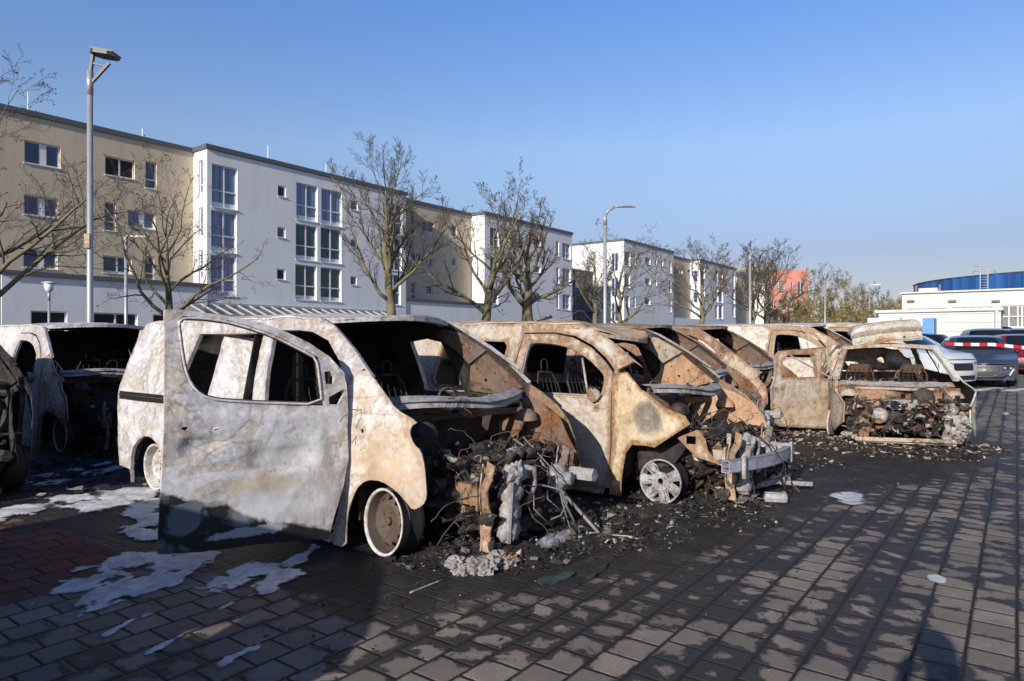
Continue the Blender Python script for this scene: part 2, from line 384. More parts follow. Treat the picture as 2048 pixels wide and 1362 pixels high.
def wheel(parent, x, y, z, sx, rim_mat, steer=0, camber=0, style='steel', tyre=True, r=.215, name='wheel', inner=M['rim_brown']):
    w = empty(name, (x, y, z), 0, parent); w.rotation_euler = (0, camber, steer); m = MB(); ax = V(-sx, 0, 0)
    m.lathe([(r * .80, -.16), (r * .98, -.15), (r * .90, -.13), (r * .88, -.045)], (0, 0, 0), ax, 36, 1); m.lathe([(r * .88, -.045), (r * .90, -.02), (r * .92, .01), (r * .94, .03)], (0, 0, 0), ax, 36, 2); m.lathe([(r * .94, .03), (r, .035), (r * 1.03, .045), (r * 1.0, .05), (r * .945, .045), (r * .94, .03)], (0, 0, 0), ax, 36)
    ri = MB()
    if style == 'steel':
        hl = [circ(.75 * r * math.cos(a), .75 * r * math.sin(a), .024, 9) for a in [2 * math.pi * i / 12 for i in range(12)]]
        hl += [circ(.30 * r * math.cos(a), .30 * r * math.sin(a), .007, 6) for a in [2 * math.pi * i / 5 for i in range(5)]] + [circ(0, 0, .028, 10)]
        def dish(a, b):
            q = math.hypot(a, b) / r; h = .0 - .05 * max(0, (q - .55) / .4) ** 2 + .015 * math.exp(-((q - .55) / .12) ** 2) - .02 * math.exp(-(q / .25) ** 2)
            return V(-sx * h, a * (1 if sx > 0 else -1) * -1, b)
        ri.panel(circ(0, 0, r * .90, 40), hl, dish, .012, .022, (0, 1))
        ri.lathe([(.02, -.02), (.028, .005), (.02, .012), (.001, .014)], (0, 0, 0), ax, 12, 0)
        for i in range(5):
            a = 2 * math.pi * (i + .5) / 5; ri.lathe([(.008, -.02), (.009, .01), (.001, .014)], (0, .34 * r * math.cos(a), .34 * r * math.sin(a)), ax, 6)
    else:
        n = 7
        for i in range(n):
            a = 2 * math.pi * i / n
            if i in (2,): continue
            def spoke(s_, t_, a=a):
                q = s_; wv = t_ * (.016 + .030 * max(0, (q / r - .3)) ** 1.2)
                cx = q * math.cos(a) - wv * math.sin(a); cz = q * math.sin(a) + wv * math.cos(a)
                return V(-sx * (.0 + .03 * (q / r) - .015 * abs(t_) ** 2 + .01 * noise.noise(V(cx * 30, cz * 30, 2))), cx, cz)
            ri.panel(rect(r * .2, -1, r * .96, 1), [], spoke, .03, .06, (0, 0), dent=.004, dfreq=8, seed=i)
        hl = [circ(.055 * math.cos(a), .055 * math.sin(a), .012, 8) for a in [2 * math.pi * i / 5 for i in range(5)]] + [circ(0, 0, .03, 10)]
        ri.panel(circ(0, 0, .085, 20), hl, lambda a, b: V(-sx * .012, a, b), .03, .03, (0, 0))
    m.build('rim', [rim_mat, M['soot'], inner], w); ri.build('rim_disc', [inner, M['soot']], w)
    t = MB(); t.lathe([(r * .75, -.17), (r * 1.06, -.165), (r * 1.12, -.08), (r * 1.1, .0), (r * 1.06, .03), (r * .98, .03)], (0, 0, -.006), ax, 28)
    if tyre: t.build('tyre', M['tyre'], w)
    b = MB(); b.lathe([(.001, -.05), (.13, -.05), (.135, -.07), (.001, -.075)], (0, 0, 0), ax, 20); b.build('brake_disc', M['soot'], w)
    return w
def clutter(c, size, n, seed, mats=6, scale=1.0, wires=8, up=True):
    """tangle of burnt machinery: lumps, brackets, pipes and wires (one mesh, several materials)"""
    rnd = random.Random(seed); m = MB(); c = Vector(c)
    def rp(): return c + V((rnd.random() - .5) * size[0], (rnd.random() - .5) * size[1], (rnd.random() - .5) * size[2])
    for i in range(n):
        p = rp(); k = rnd.random(); mt = rnd.choice([0, 0, 0, 0, 0, 0, 1, 1, 1, 1, 2, 3, 4, 5]); s = scale * rnd.uniform(.35, 1.15)
        if k < .50: m.blob(p, .045 * s, mt, .42, 2.4, 2, rnd.random() * 99, (rnd.uniform(.6, 1.8), rnd.uniform(.6, 1.8), rnd.uniform(.4, 1.2)))
        elif k < .56:
            rot = Matrix.Rotation(rnd.random() * 6, 3, rnd.choice('XYZ')) @ Matrix.Rotation(rnd.random() * 6, 3, 'Z')
            m.box(p, (.10 * s, .035 * s, .008 + .01 * rnd.random()), mt, rot)
        elif k < .76:
            ax = V(rnd.gauss(0, 1), rnd.gauss(0, 1), rnd.gauss(0, 1)); r = .022 * s; h = .05 * s
            m.lathe([(.001, -h), (r, -h), (r * 1.1, -h * .6), (r * .8, -h * .5), (r, 0), (r * .85, h * .7), (r * 1.15, h), (r * .6, h), (.001, h * .8)], p, ax, 10, mt)
        elif k < .9:
            f = V(rnd.gauss(0, 1), rnd.gauss(0, 1), rnd.gauss(0, .6)).normalized(); g = f.orthogonal().normalized(); hgt = f.cross(g); sz = .07 * s
            m.panel([(rnd.uniform(.6, 1.2) * sz * math.cos(a), rnd.uniform(.4, 1.1) * sz * math.sin(a)) for a in [2 * math.pi * q / 8 for q in range(8)]], [], lambda a, b: p + f * a + g * b + hgt * (.3 * sz * math.sin(a / sz * 2 + i)), .004, .03, (mt, mt), dent=.01, dfreq=20, seed=i)
        else:
            a = p; pts = [a]; d = V(rnd.gauss(0, 1), rnd.gauss(0, 1), rnd.gauss(0, .5)).normalized()
            for q in range(5): d = (d + V(rnd.gauss(0, .5), rnd.gauss(0, .5), rnd.gauss(0, .5))).normalized(); a = a + d * .05 * s; pts.append(a)
            m.tube(pts, .011 * s, 6, mt)
    for i in range(wires):
        a = rp(); pts = [a]; d = V(rnd.gauss(0, 1), rnd.gauss(0, 1), rnd.gauss(0, .5)).normalized()
        for q in range(rnd.randint(6, 14)): d = (d + V(rnd.gauss(0, .45), rnd.gauss(0, .45), rnd.gauss(-.05, .4))).normalized(); a = a + d * .045; pts.append(a)
        m.tube(pts, .0035, 4, rnd.choice([6, 6, 7]))
    return m
CM = [M['char'], M['soot_brown'], M['alu'], M['inner_rust'], M['ashlump'], M['rust'], M['wire'], M['wire_red']]
def bracket_poly(): return [(0, 0), (.07, 0), (.065, .10), (.09, .16), (.07, .22), (.06, .33), (.095, .40), (.10, .48), (.04, .5), (.035, .42), (.0, .34), (.01, .2), (-.015, .1)]
def van(name, label, U0, V0, outer, inner=None, dz=0., roll=0., fender='A', win_b=False, door='closed', dooro=None, roofo=None, sag=0., detail=2, seed=1, front_parts=True,
        roof_holes=(), beam=False, rims=('steel', 'steel'), rimm=None, near_fender_mat=None, far_fender_mat=None, yaw=0., group='burnt out delivery vans parked in rows', wheels=True, cut_roof=None):
    st = {2: .07, 1: .14, 0: .3}[detail]; dn = {2: .013, 1: .016, 0: .012}[detail]
    root = empty(name, (U0 + W2, V0, dz), yaw); root.rotation_euler = (0, roll, yaw)
    tag(root, label, 'burnt van', group)
    fs = outer; inn = inner or M['inner_rust']; inner_near = M['soot_brown']
    if door == 'closed': front_open = [(1.33, .10), (1.31, 1.0), (1.34, 1.22), (1.45, 1.33), (1.62, 1.45), (1.85, 1.55), (2.1, 1.585), (2.49, 1.585), (2.55, 1.2), (2.55, .10)]
    else: front_open = [(1.36, .09), (1.29, .5), (1.30, 1.02), (1.33, 1.21), (1.46, 1.36), (1.64, 1.5), (1.85, 1.565), (2.05, 1.585), (2.38, 1.585), (2.30, 1.2), (2.26, 1.0), (2.24, .10)]
    winB = [(2.70, 1.0), (3.62, 1.0), (3.66, 1.06), (3.62, 1.44), (3.56, 1.49), (2.74, 1.49), (2.69, 1.44)]
    arch_r = [(4.22 + .37 * math.cos(a), .20 + .37 * math.sin(a)) for a in [R(x) for x in range(-20, 201, 20)]]
    base_out = [(1.30, 1.22), (1.15, 1.3)] + PILLAR_TOP + [(2.1, 1.69), (3.2, 1.70), (4.4, 1.70), (4.66, 1.68), (4.74, 1.58), (4.80, 1.25), (4.83, .95), (4.84, .6), (4.83, .22), (4.60, .2)] + arch_r + [(3.86, .06), (2.6, .045), (1.43, .03), (1.38, .2), (1.28, .42), (1.27, 1.02)]
    # ---- near side: frame of the body with door openings
    near = list(base_out); inn = M['soot_brown']
    holes = [front_open]
    if door == 'open': holes.append([(2.46, .12), (2.44, 1.0), (2.52, 1.56), (3.55, 1.56), (3.62, 1.3), (3.66, 1.0), (3.66, .12)])
    elif win_b: holes.append(winB)
    add_side(MB(), near, holes, 1, thick=.035, step=st, mats=(0, 1), dent=dn, seed=seed).build('side_panel', [outer, inner_near], root)
    # ---- far side
    farw = [(1.74, 1.01), (2.26, 1.0), (2.34, 1.5), (2.1, 1.53), (1.92, 1.50)]
    fh = [farw] + ([winB] if (win_b or detail < 2) else [])
    fsd = add_side(MB(), [(1.27, .05)] + [(1.0, .98), (.95, 1.13)] + base_out[1:-4] + [(1.45, .03)], fh, -1, thick=.05, step=st, mats=(0, 1), dent=dn, seed=seed + 1)
    fsd.build('side_panel', [outer, inn], root)
    # far pillar lined with perforated steel
    pl = MB(); pl.panel([(1.36, 1.41), (1.63, 1.57), (1.85, 1.62), (1.93, 1.53), (1.74, 1.42), (1.60, 1.28)], [circ(1.55 + .08 * i, 1.43 + .035 * i, .012, 6) for i in range(3)],
                        side_map(-1, 0, None, .062), .012, .06, (0, 0), dent=.006, seed=seed + 2)
    pl.build('pillar_trim', [(M['gusset'] if seed == 2 else M['inner_rust']) if seed > 2 else M['pillar_s'] if seed == 1 else M['tan'], M['soot']], root)
    gs = MB(); gs.panel([(1.0, 1.08), (1.36, 1.38), (1.58, 1.26), (1.66, 1.02), (1.3, 1.0)], [circ(1.42, 1.13, .018, 8), circ(1.3, 1.2, .012, 6), circ(1.5, 1.24, .012, 6), circ(1.55, 1.1, .009, 6), circ(1.2, 1.12, .01, 6)],
                        side_map(-1, 0, None, .066), .012, .05, (0, 0), dent=.01, seed=seed + 2)
    gs.build('quarter_panel', [M['inner_rust'] if seed != 2 else M['gusset'], M['soot']], root)
    # ---- roof
    def roof_f(x, y):
        z = 1.695 + .05 * (1 - (x / .78) ** 2) - .10 * max(0, (y - 4.3) / .5) ** 2
        k = max(0, min(1, (2.35 - y) / .6)); z -= .03 * k * k
        if sag: z -= sag * (k ** 1.3) * (1 - abs(x / .78) ** 3) * (1 + .3 * x)
        return V(x, y, z)
    ro = [(-.76, 4.66), (-.76, 1.83), (-.60, 1.70), (-.3, 1.58), (0, 1.55), (.3, 1.58), (.60, 1.70), (.76, 1.83), (.76, 4.66)]
    rf = MB(); rf.panel(ro, list(roof_holes), roof_f, .015, st * 1.2, (0, 1), dent=.014 + sag * .12, dfreq=2.2, seed=seed + 3)
    for yy in (2.3, 2.9, 3.5, 4.1): rf.beam((-.72, yy, 1.67), (.72, yy, 1.67), .05, .03, 1)
    rf.build('roof', [roofo or outer, M['soot_brown']], root)
    hd = MB(); hp = [roof_f(x, 1.55 + .28 * (abs(x) / .76) ** 1.8 + .03) - V(0, 0, .03) for x in [-.76 + .152 * i for i in range(11)]]
    for a, b in zip(hp[:-1], hp[1:]): hd.beam(a, b, .09, .035, 0)
    hd.build('windscreen_header', [roofo or outer], root)
    # ---- rear end, floor, partition
    rr = MB(); rr.panel(rect(-.86, .25, .86, 1.6), [], lambda x, z: V(x * (1 - .1 * max(0, (z - .9) / .7)), 4.83 - .12 * max(0, (z - .95) / .7) ** 2, z), .03, st * 2, (0, 1), dent=.01, seed=seed); rr.build('rear_door', [outer, M['soot']], root)
    fl = MB(); fl.panel([(-.55, 1.1), (.55, 1.1), (.55, 1.5), (.85, 1.5), (.85, 3.7), (.55, 3.7), (.55, 4.7), (-.55, 4.7), (-.55, 3.7), (-.85, 3.7), (-.85, 1.5), (-.55, 1.5)], [], lambda x, y: V(x, y, .16), .03, .3, (0, 0), dent=.02); fl.build('floor', [M['soot']], root)
    if not win_b:
        pt = MB(); pt.panel([(-.88, .15), (.88, .15), (.88, .95), (.74, 1.62), (-.74, 1.62), (-.88, .95)], [], lambda x, z: V(x, 2.68 + .0 * z, z), .02, .2, (0, 0), dent=.015, seed=seed)
        for i in range(5): pt.beam((-.7 + .35 * i, 2.65, .3), (-.7 + .35 * i, 2.65, 1.6), .03, .02, 0)
        pt.build('partition', [M['soot']], root)
    # ---- front seats burnt to their wire frames
    for sx_ in (-.48, .12, .52):
        s = MB(); x0 = sx_
        s.tube([(x0 - .2, 2.0, .5), (x0 - .2, 2.22, .62), (x0 - .19, 2.38, 1.05), (x0 - .12, 2.42, 1.16), (x0 + .12, 2.42, 1.16), (x0 + .19, 2.38, 1.05), (x0 + .2, 2.22, .62), (x0 + .2, 2.0, .5)], .014, 6)
        s.tube([(x0 - .06, 2.42, 1.16), (x0 - .06, 2.43, 1.27), (x0 - .03, 2.43, 1.30), (x0 + .03, 2.43, 1.30), (x0 + .06, 2.43, 1.27), (x0 + .06, 2.42, 1.16)], .007, 5)
        for i in range(5): s.tube([(x0 - .19, 2.27 + .03 * i, .70 + .08 * i), (x0, 2.29 + .03 * i, .68 + .08 * i), (x0 + .19, 2.27 + .03 * i, .70 + .08 * i)], .004, 4)
        for i in range(4): s.tube([(x0 - .12 + .08 * i, 2.24, .6), (x0 - .12 + .08 * i, 2.38, 1.1)], .004, 4)
        s.bb((x0 - .22, 1.85, .42), (x0 + .22, 2.25, .47)); s.build('seat_frame', [M['soot_brown']], root)
    # ---- dashboard beam, cowl, bulkhead
    def cowl_f(x, t):
        yy = .69 + .27 * (abs(x) / .8) ** 2; n_ = noise.noise(V(x * 2.2, seed * 3.3, 0)) * .018
        return V(x, yy + .13 * t, 1.045 + .03 * t - .05 * (1 - (x / .85) ** 2) * 0 + n_ - .015 * math.sin(x * 5 + seed))
    cw = MB(); cw.panel(rect(-.80, 0, .80, 1), [], lambda x, t: cowl_f(x, t), .006, .09, (0, 1), dent=.008, seed=seed)
    cw.panel(rect(-.80, 0, .80, 1), [], lambda x, t: cowl_f(x, 0) + V(0, .004 + .03 * t, -.052 * (1 - t)) , .006, .09, (0, 1), dent=.006, seed=seed)
    cw.build('cowl', [M['alu'], M['soot_brown']], root)
    db = MB()
    db.panel(rect(-.84, 0, .84, 1), [circ(-.5 + .33 * i, .45, .05, 6) for i in range(4)], lambda x, t: V(x, 1.02 + .25 * t + .06 * math.sin(x * 6), .97 - .06 * t + .03 * noise.noise(V(x * 5, t * 3, seed))), .03, .09, (0, 0), dent=.03, dfreq=6, seed=seed)
    db.tube([(-.85, 1.35, .86), (0, 1.33, .88), (.85, 1.35, .86)], .03, 8)
    db.tube([(.46 + .16 * math.cos(a), 1.52 + .05 * math.sin(a), .93 + .14 * math.sin(a)) for a in [2 * math.pi * i / 20 for i in range(21)]], .012, 6)
    db.build('dashboard', [M['inner_rust']], root)
    cl = clutter((0, 1.2, 1.0), (1.5, .3, .08), 26 if detail == 2 else 10, seed + 40, scale=.8, wires=6); cl.build('dashboard_debris', CM, root)
    if not front_parts: pass
    bh = MB(); bh.panel([(-.84, .2), (.84, .2), (.86, .98), (0, 1.0), (-.86, .98)], [circ(-.35, .72, .035, 8), circ(.2, .6, .05, 10), rect(.5, .7, .64, .84), circ(-.6, .55, .02, 6), circ(-.55, .62, .015, 6)],
                        lambda x, z: V(x, 1.16 + .10 * (1 - z), z), .02, .08 if detail == 2 else .2, (0, 0), dent=.02, seed=seed)
    bh.beam((-.8, 1.0, .93), (.82, 1.02, .88), .05, .05, 0); bh.build('bulkhead', [M['soot_brown']], root)
    if front_parts:
        # far wing and inner wings
        ff = far_fender_mat or M['rust']
        add_side(MB(), BLADE, [], -1, thick=.008, step=.05, mats=(0, 1), dent=.02, seed=seed + 9, bulge=lambda y, z: .04 * max(0, .8 - y) ).build('wing', [ff, M['rust']], root)
        for sx_ in (-1, 1):
            iw = MB(); iw.panel(INNERF if sx_ > 0 else [(1.2, 1.0), (1.0, 1.0), (.85, .92), (.72, .75), (.66, .55), (.8, .35), (1.15, .26)], [circ(.92, .8, .03, 8), rect(.82, .55, .90, .62), circ(.98, .92, .012, 6)] + ([circ(.55, .62, .02, 6), circ(.45, .5, .012, 6)] if sx_ > 0 else []), lambda y, z: V(sx_ * (.70 - .06 * math.sin(y * 5) + .05 * (z - .6)), y, z), .01, .07, (0, 0), dent=.025, seed=seed + sx_)
            iw.lathe([(.10, 0), (.085, .06), (.05, .09), (.02, .1), (.001, .1)], (sx_ * .62, .80, .82), (0, 0, 1), 14, 0)
            iw.build('inner_wing', [M['soot_brown'] if sx_ < 0 else (M['gusset'] if seed == 2 else M['inner_rust'])], root)
            rl = MB(); rl.bb((sx_ * .47 - .045, .40, .36), (sx_ * .47 + .045, 1.2, .50)); rl.bb((sx_ * .47 - .06, .39, .33), (sx_ * .47 + .06, .405, .53))
            for k in range(5): rl.bb((sx_ * .47 - .048, .45 + .09 * k, .355), (sx_ * .47 + .048, .465 + .09 * k, .505))
            if sx_ > 0: rl.lathe([(.001, -.24), (.05, -.24), (.055, -.22), (.055, 0), (.001, 0)], (sx_ * .50, .30, .45), (0, 1, 0), 6, 1, False)
            rl.build('chassis_rail', [M['tan'] if seed == 2 else M['rust'], M['alu']], root)
            # radiator bracket: bent, holed plate standing ahead of the rail
            bp = bracket_poly(); br = MB()
            br.panel([(a * 1.25, b * 1.25) for a, b in bp], [circ(.05, .28, .014, 8), circ(.05, .1, .008, 6), circ(.055, .52, .01, 6)], lambda a, b: V(sx_ * .47 - .05 + .04 * math.sin(b * 9), .36 - a * .8 + .03 * math.sin(b * 8), .06 + b), .012, .035, (0, 0), dent=.012, dfreq=9, seed=seed)
            br.panel([(a * .5, b * 1.2) for a, b in bp], [], lambda a, b: V(sx_ * .47 - .05 + .04 * math.sin(b * 9) + a, .365 + .03 * math.sin(b * 8), .06 + b), .01, .04, (0, 0), dent=.012, dfreq=9, seed=seed + 1)
            br.build('radiator_bracket', [M['alu'] if sx_ > 0 else M['tan']], root)
        # engine
        en = MB(); en.blob((.03, .70, .40), .42, 0, .22, 3.2, 5, seed + 11, (1.35, .75, .62)); en.blob((.05, .50, .22), .36, 1, .25, 3.5, 5, seed + 12, (1.3, .6, .6))
        en.blob((.1, .62, .42), .24, 0, .25, 1.6, 3, seed, (1.3, .9, .9)); en.blob((-.25, .58, .40), .17, 1, .3, 2.2, 3, seed + 2, (1, 1.1, 1.0))
        en.lathe([(.001, 0), (.11, 0), (.12, .04), (.10, .09), (.05, .1), (.05, .16), (.001, .16)], (.34, .34, .42), (.1, -1, .1), 20, 2)
        for k in range(4): en.lathe([(.001, 0), (.028, 0), (.03, .1), (.024, .13), (.001, .13)], (-.12 + .12 * k, .45, .56), (0, -.4, 1), 10, 1)
        # upright cast housing and shock column seen at the front
        cz_ = lambda a, h: V(-.31 + (.085 - .02 * math.sin(h * 9)) * math.cos(a) * (1 + .25 * (h > .3)), .29 + .07 * math.sin(a), .08 + h)
        for k_ in range(3): en.blob(V(-.31 + .02 * k_, .29, .17 + .13 * k_), .095, 3, .16, 3, 3, seed + k_, (1.0 - .1 * (k_ == 1), .75, .95), True)
        en.beam(V(-.37, .25, .10), V(-.35, .24, .52), .05, .02, 3); en.blob((-.26, .27, .56), .09, 3, .25, 2.5, 3, seed + 5, (1.1, .7, .9)); en.tube([V(-.2, .27, .6), V(-.1, .22, .58), V(-.06, .24, .45), V(-.08, .3, .3)], .022, 7, 3)
        en.build('engine', [M['char'], M['soot_brown'], M['alu'], M['alu']], root)
        ct = clutter((.02, .68, .58), (1.2, .62, .16), 190 if detail == 2 else 60, seed + 50, scale=.95, wires=60 if detail == 2 else 16); ct.build('engine_wreckage', CM, root)
        ct = clutter((.0, .52, .26), (1.05, .45, .40), 130 if detail == 2 else 40, seed + 60, scale=.95, wires=30 if detail == 2 else 8); ct.build('front_wreckage', CM, root)
        # loose pipes and rods leaning out
        pr = MB(); rnd = random.Random(seed + 5)
        pr.tube([(.20, .62, .72), (.22, .40, .60), (.24, .25, .4), (.27, .06, .06)], .010, 6); pr.beam((.27, .30, .42), (.42, -.02, .04), .035, .02, 0)
        pr.tube([(.16, .5, .75), (.17, .2, .5), (.10, .1, .3), (.12, .02, .05)], .006, 5)
        pr.tube([(-.02, .25, .45), (.04, .08, .42), (.05, .03, .33), (-.02, .04, .25), (-.06, .1, .22)], .007, 5)
        for k in range(2):
            a = V(rnd.uniform(-.5, .5), rnd.uniform(.1, .5), rnd.uniform(.35, .6)); pr.tube([a, a + V(rnd.uniform(-.1, .1), -.1, .05), a + V(rnd.uniform(-.2, .2), -.2, -.15), a + V(rnd.uniform(-.25, .25), -.22, -.35)], .005, 5)
        pr.build('pipework', [M['soot_brown'] if seed != 1 else M['wire_grey']], root)
        tp = MB(); tp.lathe([(.04, 0), (.04, .12), (.06, .14), (.06, .32), (.055, .33)], (-.62, .82, .35), (.1, 0, 1), 14); tp.build('strut', [M['soot_brown']], root)
        if beam:
            bm_ = MB(); x0, x1 = beam[0], beam[1]; zb = beam[2]; yb = lambda x: beam[3] + .07 * (x / .6) ** 2
            xs = [x0 + (x1 - x0) * i / 8 for i in range(9)]
            for a, b in zip(xs[:-1], xs[1:]):
                for (h0, h1, d0, d1) in ((0, .105, .0, .008), (0, .008, 0, .07), (.097, .105, 0, .07), (0, .105, .062, .07), (.048, .056, .008, .062)):
                    A = [V(x, yb(x) + d, zb + h) for x in (a, b) for h in (h0, h1) for d in (d0, d1)]
                    bm_.add(A, [(0, 1, 3, 2), (4, 6, 7, 5), (0, 4, 5, 1), (2, 3, 7, 6), (0, 2, 6, 4), (1, 5, 7, 3)], 0)
            bm_.box((x0 + .16, yb(x0 + .16) - .02, zb + .04), (.04, .03, .19), 1); bm_.box((x1 - .04, yb(x1) - .01, zb + .05), (.03, .02, .2), 1)
            bm_.build('bumper_beam', [M['beam'], M['alu']], root)
    # ---- near front wing
    nf = near_fender_mat or outer
    if fender == 'A': add_side(MB(), smooth_poly(FEND_A, 1), [circ(1.08, .87, .017, 7)], 1, thick=.01, step=st * .8, mats=(0, 1), dent=.008, seed=seed + 4, bulge=lambda y, z: -.035 * math.exp(-((y - .85) / .35) ** 2 - ((z - .62) / .16) ** 2)).build('wing', [nf, M['soot_brown']], root)
    elif fender == 'B':
        def bl(y, z):
            k = max(0, min(1, (1.18 - y) / .5)); return -.05 * k + .022 * math.sin(z * 16 + y * 9) * k + .03 * math.exp(-((y - .95) / .08) ** 2)
        add_side(MB(), FEND_B, [], 1, thick=.008, step=.04, mats=(0, 1), dent=.02, seed=seed + 4, bulge=bl).build('wing', [nf, M['rust']], root)
        bk = MB(); add_side(bk, [(.72, .62), (.55, .70), (.48, .62), (.46, .52), (.36, .40), (.56, .46)], [rect(.56, .57, .64, .64)], 1, thick=.01, step=.05, mats=(0, 0), dent=.01, bulge=lambda y, z: .06); bk.build('wing_bracket', [M['tan']], root)
    # dark wheel housing
    for (yc, ex) in ((.95, .40), (4.22, .40)):
        for sx_ in (-1, 1):
            wh = MB(); prof = [(yc + .40 * math.cos(a), .18 + .40 * math.sin(a)) for a in [R(x) for x in range(-10, 191, 20)]]
            if sx_ > 0 and yc < 1: prof = prof[:7]
            prof = [q for q in prof if not (front_parts and yc < 1 and q[0] < .70)]
            vs = [V(sx_ * x, y, z) for y, z in prof for x in (.55, .86)]; fsx = [(2 * i, 2 * i + 1, 2 * i + 3, 2 * i + 2) for i in range(len(prof) - 1)]
            wh.add(vs, fsx, 0); wh.build('wheel_housing', [M['soot']], root)
    if seed == 2: clutter((-.25, 2.6, 1.74), (.3, .25, .03), 14, 99, scale=.8, wires=6).build('roof_debris', CM, root)
    # ---- closed near door
    if door == 'closed':
        dp = [(1.36, .10), (1.345, .5), (1.34, 1.0), (1.355, 1.19), (1.46, 1.30), (1.63, 1.43), (1.86, 1.53), (2.1, 1.57), (2.48, 1.57), (2.53, 1.2), (2.53, .10)]
        wn_ = smooth_poly([(1.47, .965), (1.44, 1.0), (1.43, 1.14), (1.47, 1.19), (1.63, 1.31), (1.83, 1.41), (2.06, 1.465), (2.36, 1.48), (2.41, 1.44), (2.42, 1.0), (2.38, .965)], 1)
        d = MB(); add_side(d, dp, [wn_, circ(1.5, .85, .01, 6)], 1, thick=.05, step=st, mats=(0, 1), dent=.009, seed=seed + 8, off=-.004)
        d.tube([side_map(1, 0, None, -.006)(a, b) for a, b in [(1.52, .94), (2.40, .945)]], .008, 5, 0); do = d.build('front_door', [dooro or outer, M['soot_brown']], root)
        h = MB(); h.blob(side_map(1)(1.52, .97) + V(-.02, 0, 0), .07, 0, .4, 3, 2, seed, (.6, 1.1, .9)); h.tube([side_map(1)(1.75, 1.32) + V(.06, 0, 0), side_map(1)(1.62, .95) + V(.05, 0, 0)], .012, 6); h.build('mirror_stump', [M['tan']], do)
        rim_ = MB(); wl_ = [(a, b) for a, b in wn_]; pts = [side_map(1, 0, None, .012)(a, b) for a, b in wl_]; rim_.tube(pts + [pts[0]], .007, 5); rim_.build('window_channel', [M['alu']], do)
    if wheels:
        rm = rimm or M['rim_white']
        wheel(root, -.80, .88, .232 if rims[0] == 'steel' else .205, 1, rm, style=rims[0], r=.215 if rims[0] == 'steel' else .20, inner=rm if rims[0] != 'steel' or rimm else M['rim_brown'], tyre=False)
        wheel(root, -.80, 4.22, .225, 1, rm, style=rims[1], inner=rm)
        wheel(root, .80, .88, .225, -1, rm, style='steel', inner=M['rim_brown']); wheel(root, .80, 4.22, .225, -1, rm, style='steel', inner=M['rim_brown'])
    return root
M['shade_blk'] = burnt('shade_darkened_steel', (.05, .048, .047), (.03, .026, .023), (.06, .035, .02), (.006, .006, .006), rust_at=.66, soot_at=.50, seed=36)
M['pillar_s'] = burnt('speckled_sooty_pillar', (.16, .14, .13), (.2, .13, .09), (.22, .10, .05), (.012, .01, .01), rust_at=.6, soot_at=.62, seed=37)
M['gusset'] = burnt('orange_tan_gusset', (.5, .36, .25), (.50, .30, .17), (.36, .16, .06), tan_at=.45, rust_at=.6, soot_at=.75, seed=33, fleck=.1)
M['beam'] = burnt('blue_grey_bumper_metal', (.30, .31, .38), (.34, .34, .40), (.2, .15, .12), rust_at=.75, soot_at=.70, seed=31, lines=False)
M['v1'] = burnt('ash_grey_van_steel', (.52, .515, .53), (.44, .38, .31), (.28, .14, .06), (.03, .025, .022), tan_at=.56, rust_at=.68, soot_at=.76, seed=1, bump=.002, edge=.35, zones=.6, mot=.5)
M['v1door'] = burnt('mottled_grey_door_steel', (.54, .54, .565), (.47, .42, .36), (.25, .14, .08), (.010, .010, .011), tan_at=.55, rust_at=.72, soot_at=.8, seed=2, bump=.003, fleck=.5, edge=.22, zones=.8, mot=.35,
                    patch=[(.45, .42, .55, .16, (.56, .55, .56), .45), (.55, .57, .30, .07, (.50, .40, .30), .4), (.45, .74, .22, .08, (.55, .545, .53), .5), (.14, .7, .05, .25, (.32, .30, .30), .4)], zdark=(.13, -.40, .24), patch2=[(.66, .27, .30, .04, (.36, .38, .43), .12), (1.02, .42, .13, .13, (.13, .15, .19), .08)])
M['v1wing'] = burnt('cream_tan_wing_steel', (.60, .585, .575), (.50, .40, .29), (.34, .19, .09), tan_at=.50, rust_at=.66, soot_at=.82, seed=4, bump=.001, edge=.5, zones=.55, mot=.4,
                    patch=[(.95, .64, .10, .17, (.20, .11, .055), .5), (.8, .62, .35, .22, (.54, .40, .26), .8)], fleck=.35)
M['v1roof'] = burnt('white_ash_roof_steel', (.62, .61, .61), (.55, .46, .36), (.3, .16, .07), tan_at=.60, rust_at=.70, soot_at=.74, seed=6)
M['v2'] = burnt('tan_scorched_van_steel', (.46, .43, .39), (.47, .37, .26), (.30, .155, .065), tan_at=.50, rust_at=.62, soot_at=.70, seed=7, fleck=.3, zones=.45, mot=.7)
M['v2roof'] = burnt('orange_tan_roof_steel', (.50, .45, .40), (.52, .36, .22), (.4, .2, .08), tan_at=.45, rust_at=.66, soot_at=.78, seed=9, fleck=.2)
M['v2wing'] = burnt('buckled_tan_wing_steel', (.54, .46, .33), (.52, .40, .25), (.36, .20, .08), tan_at=.45, rust_at=.60, soot_at=.72, seed=10, fleck=.2, zones=.5, mot=.6, edge=1., patch=[(.97, .78, .16, .16, (.10, .095, .09), .22)])
M['v3'] = burnt('brown_scorched_van_steel', (.34, .29, .25), (.34, .24, .16), (.26, .12, .05), tan_at=.48, rust_at=.55, soot_at=.58, seed=12)
M['v5'] = burnt('pale_bleached_van_steel', (.62, .58, .52), (.58, .48, .36), (.35, .2, .09), tan_at=.56, rust_at=.68, soot_at=.68, seed=16)
M['wht'] = burnt('blistered_white_paint', (.66, .66, .68), (.60, .57, .53), (.3, .17, .08), tan_at=.60, rust_at=.74, soot_at=.68, seed=17, lines=False, fleck=.2, edge=.35)
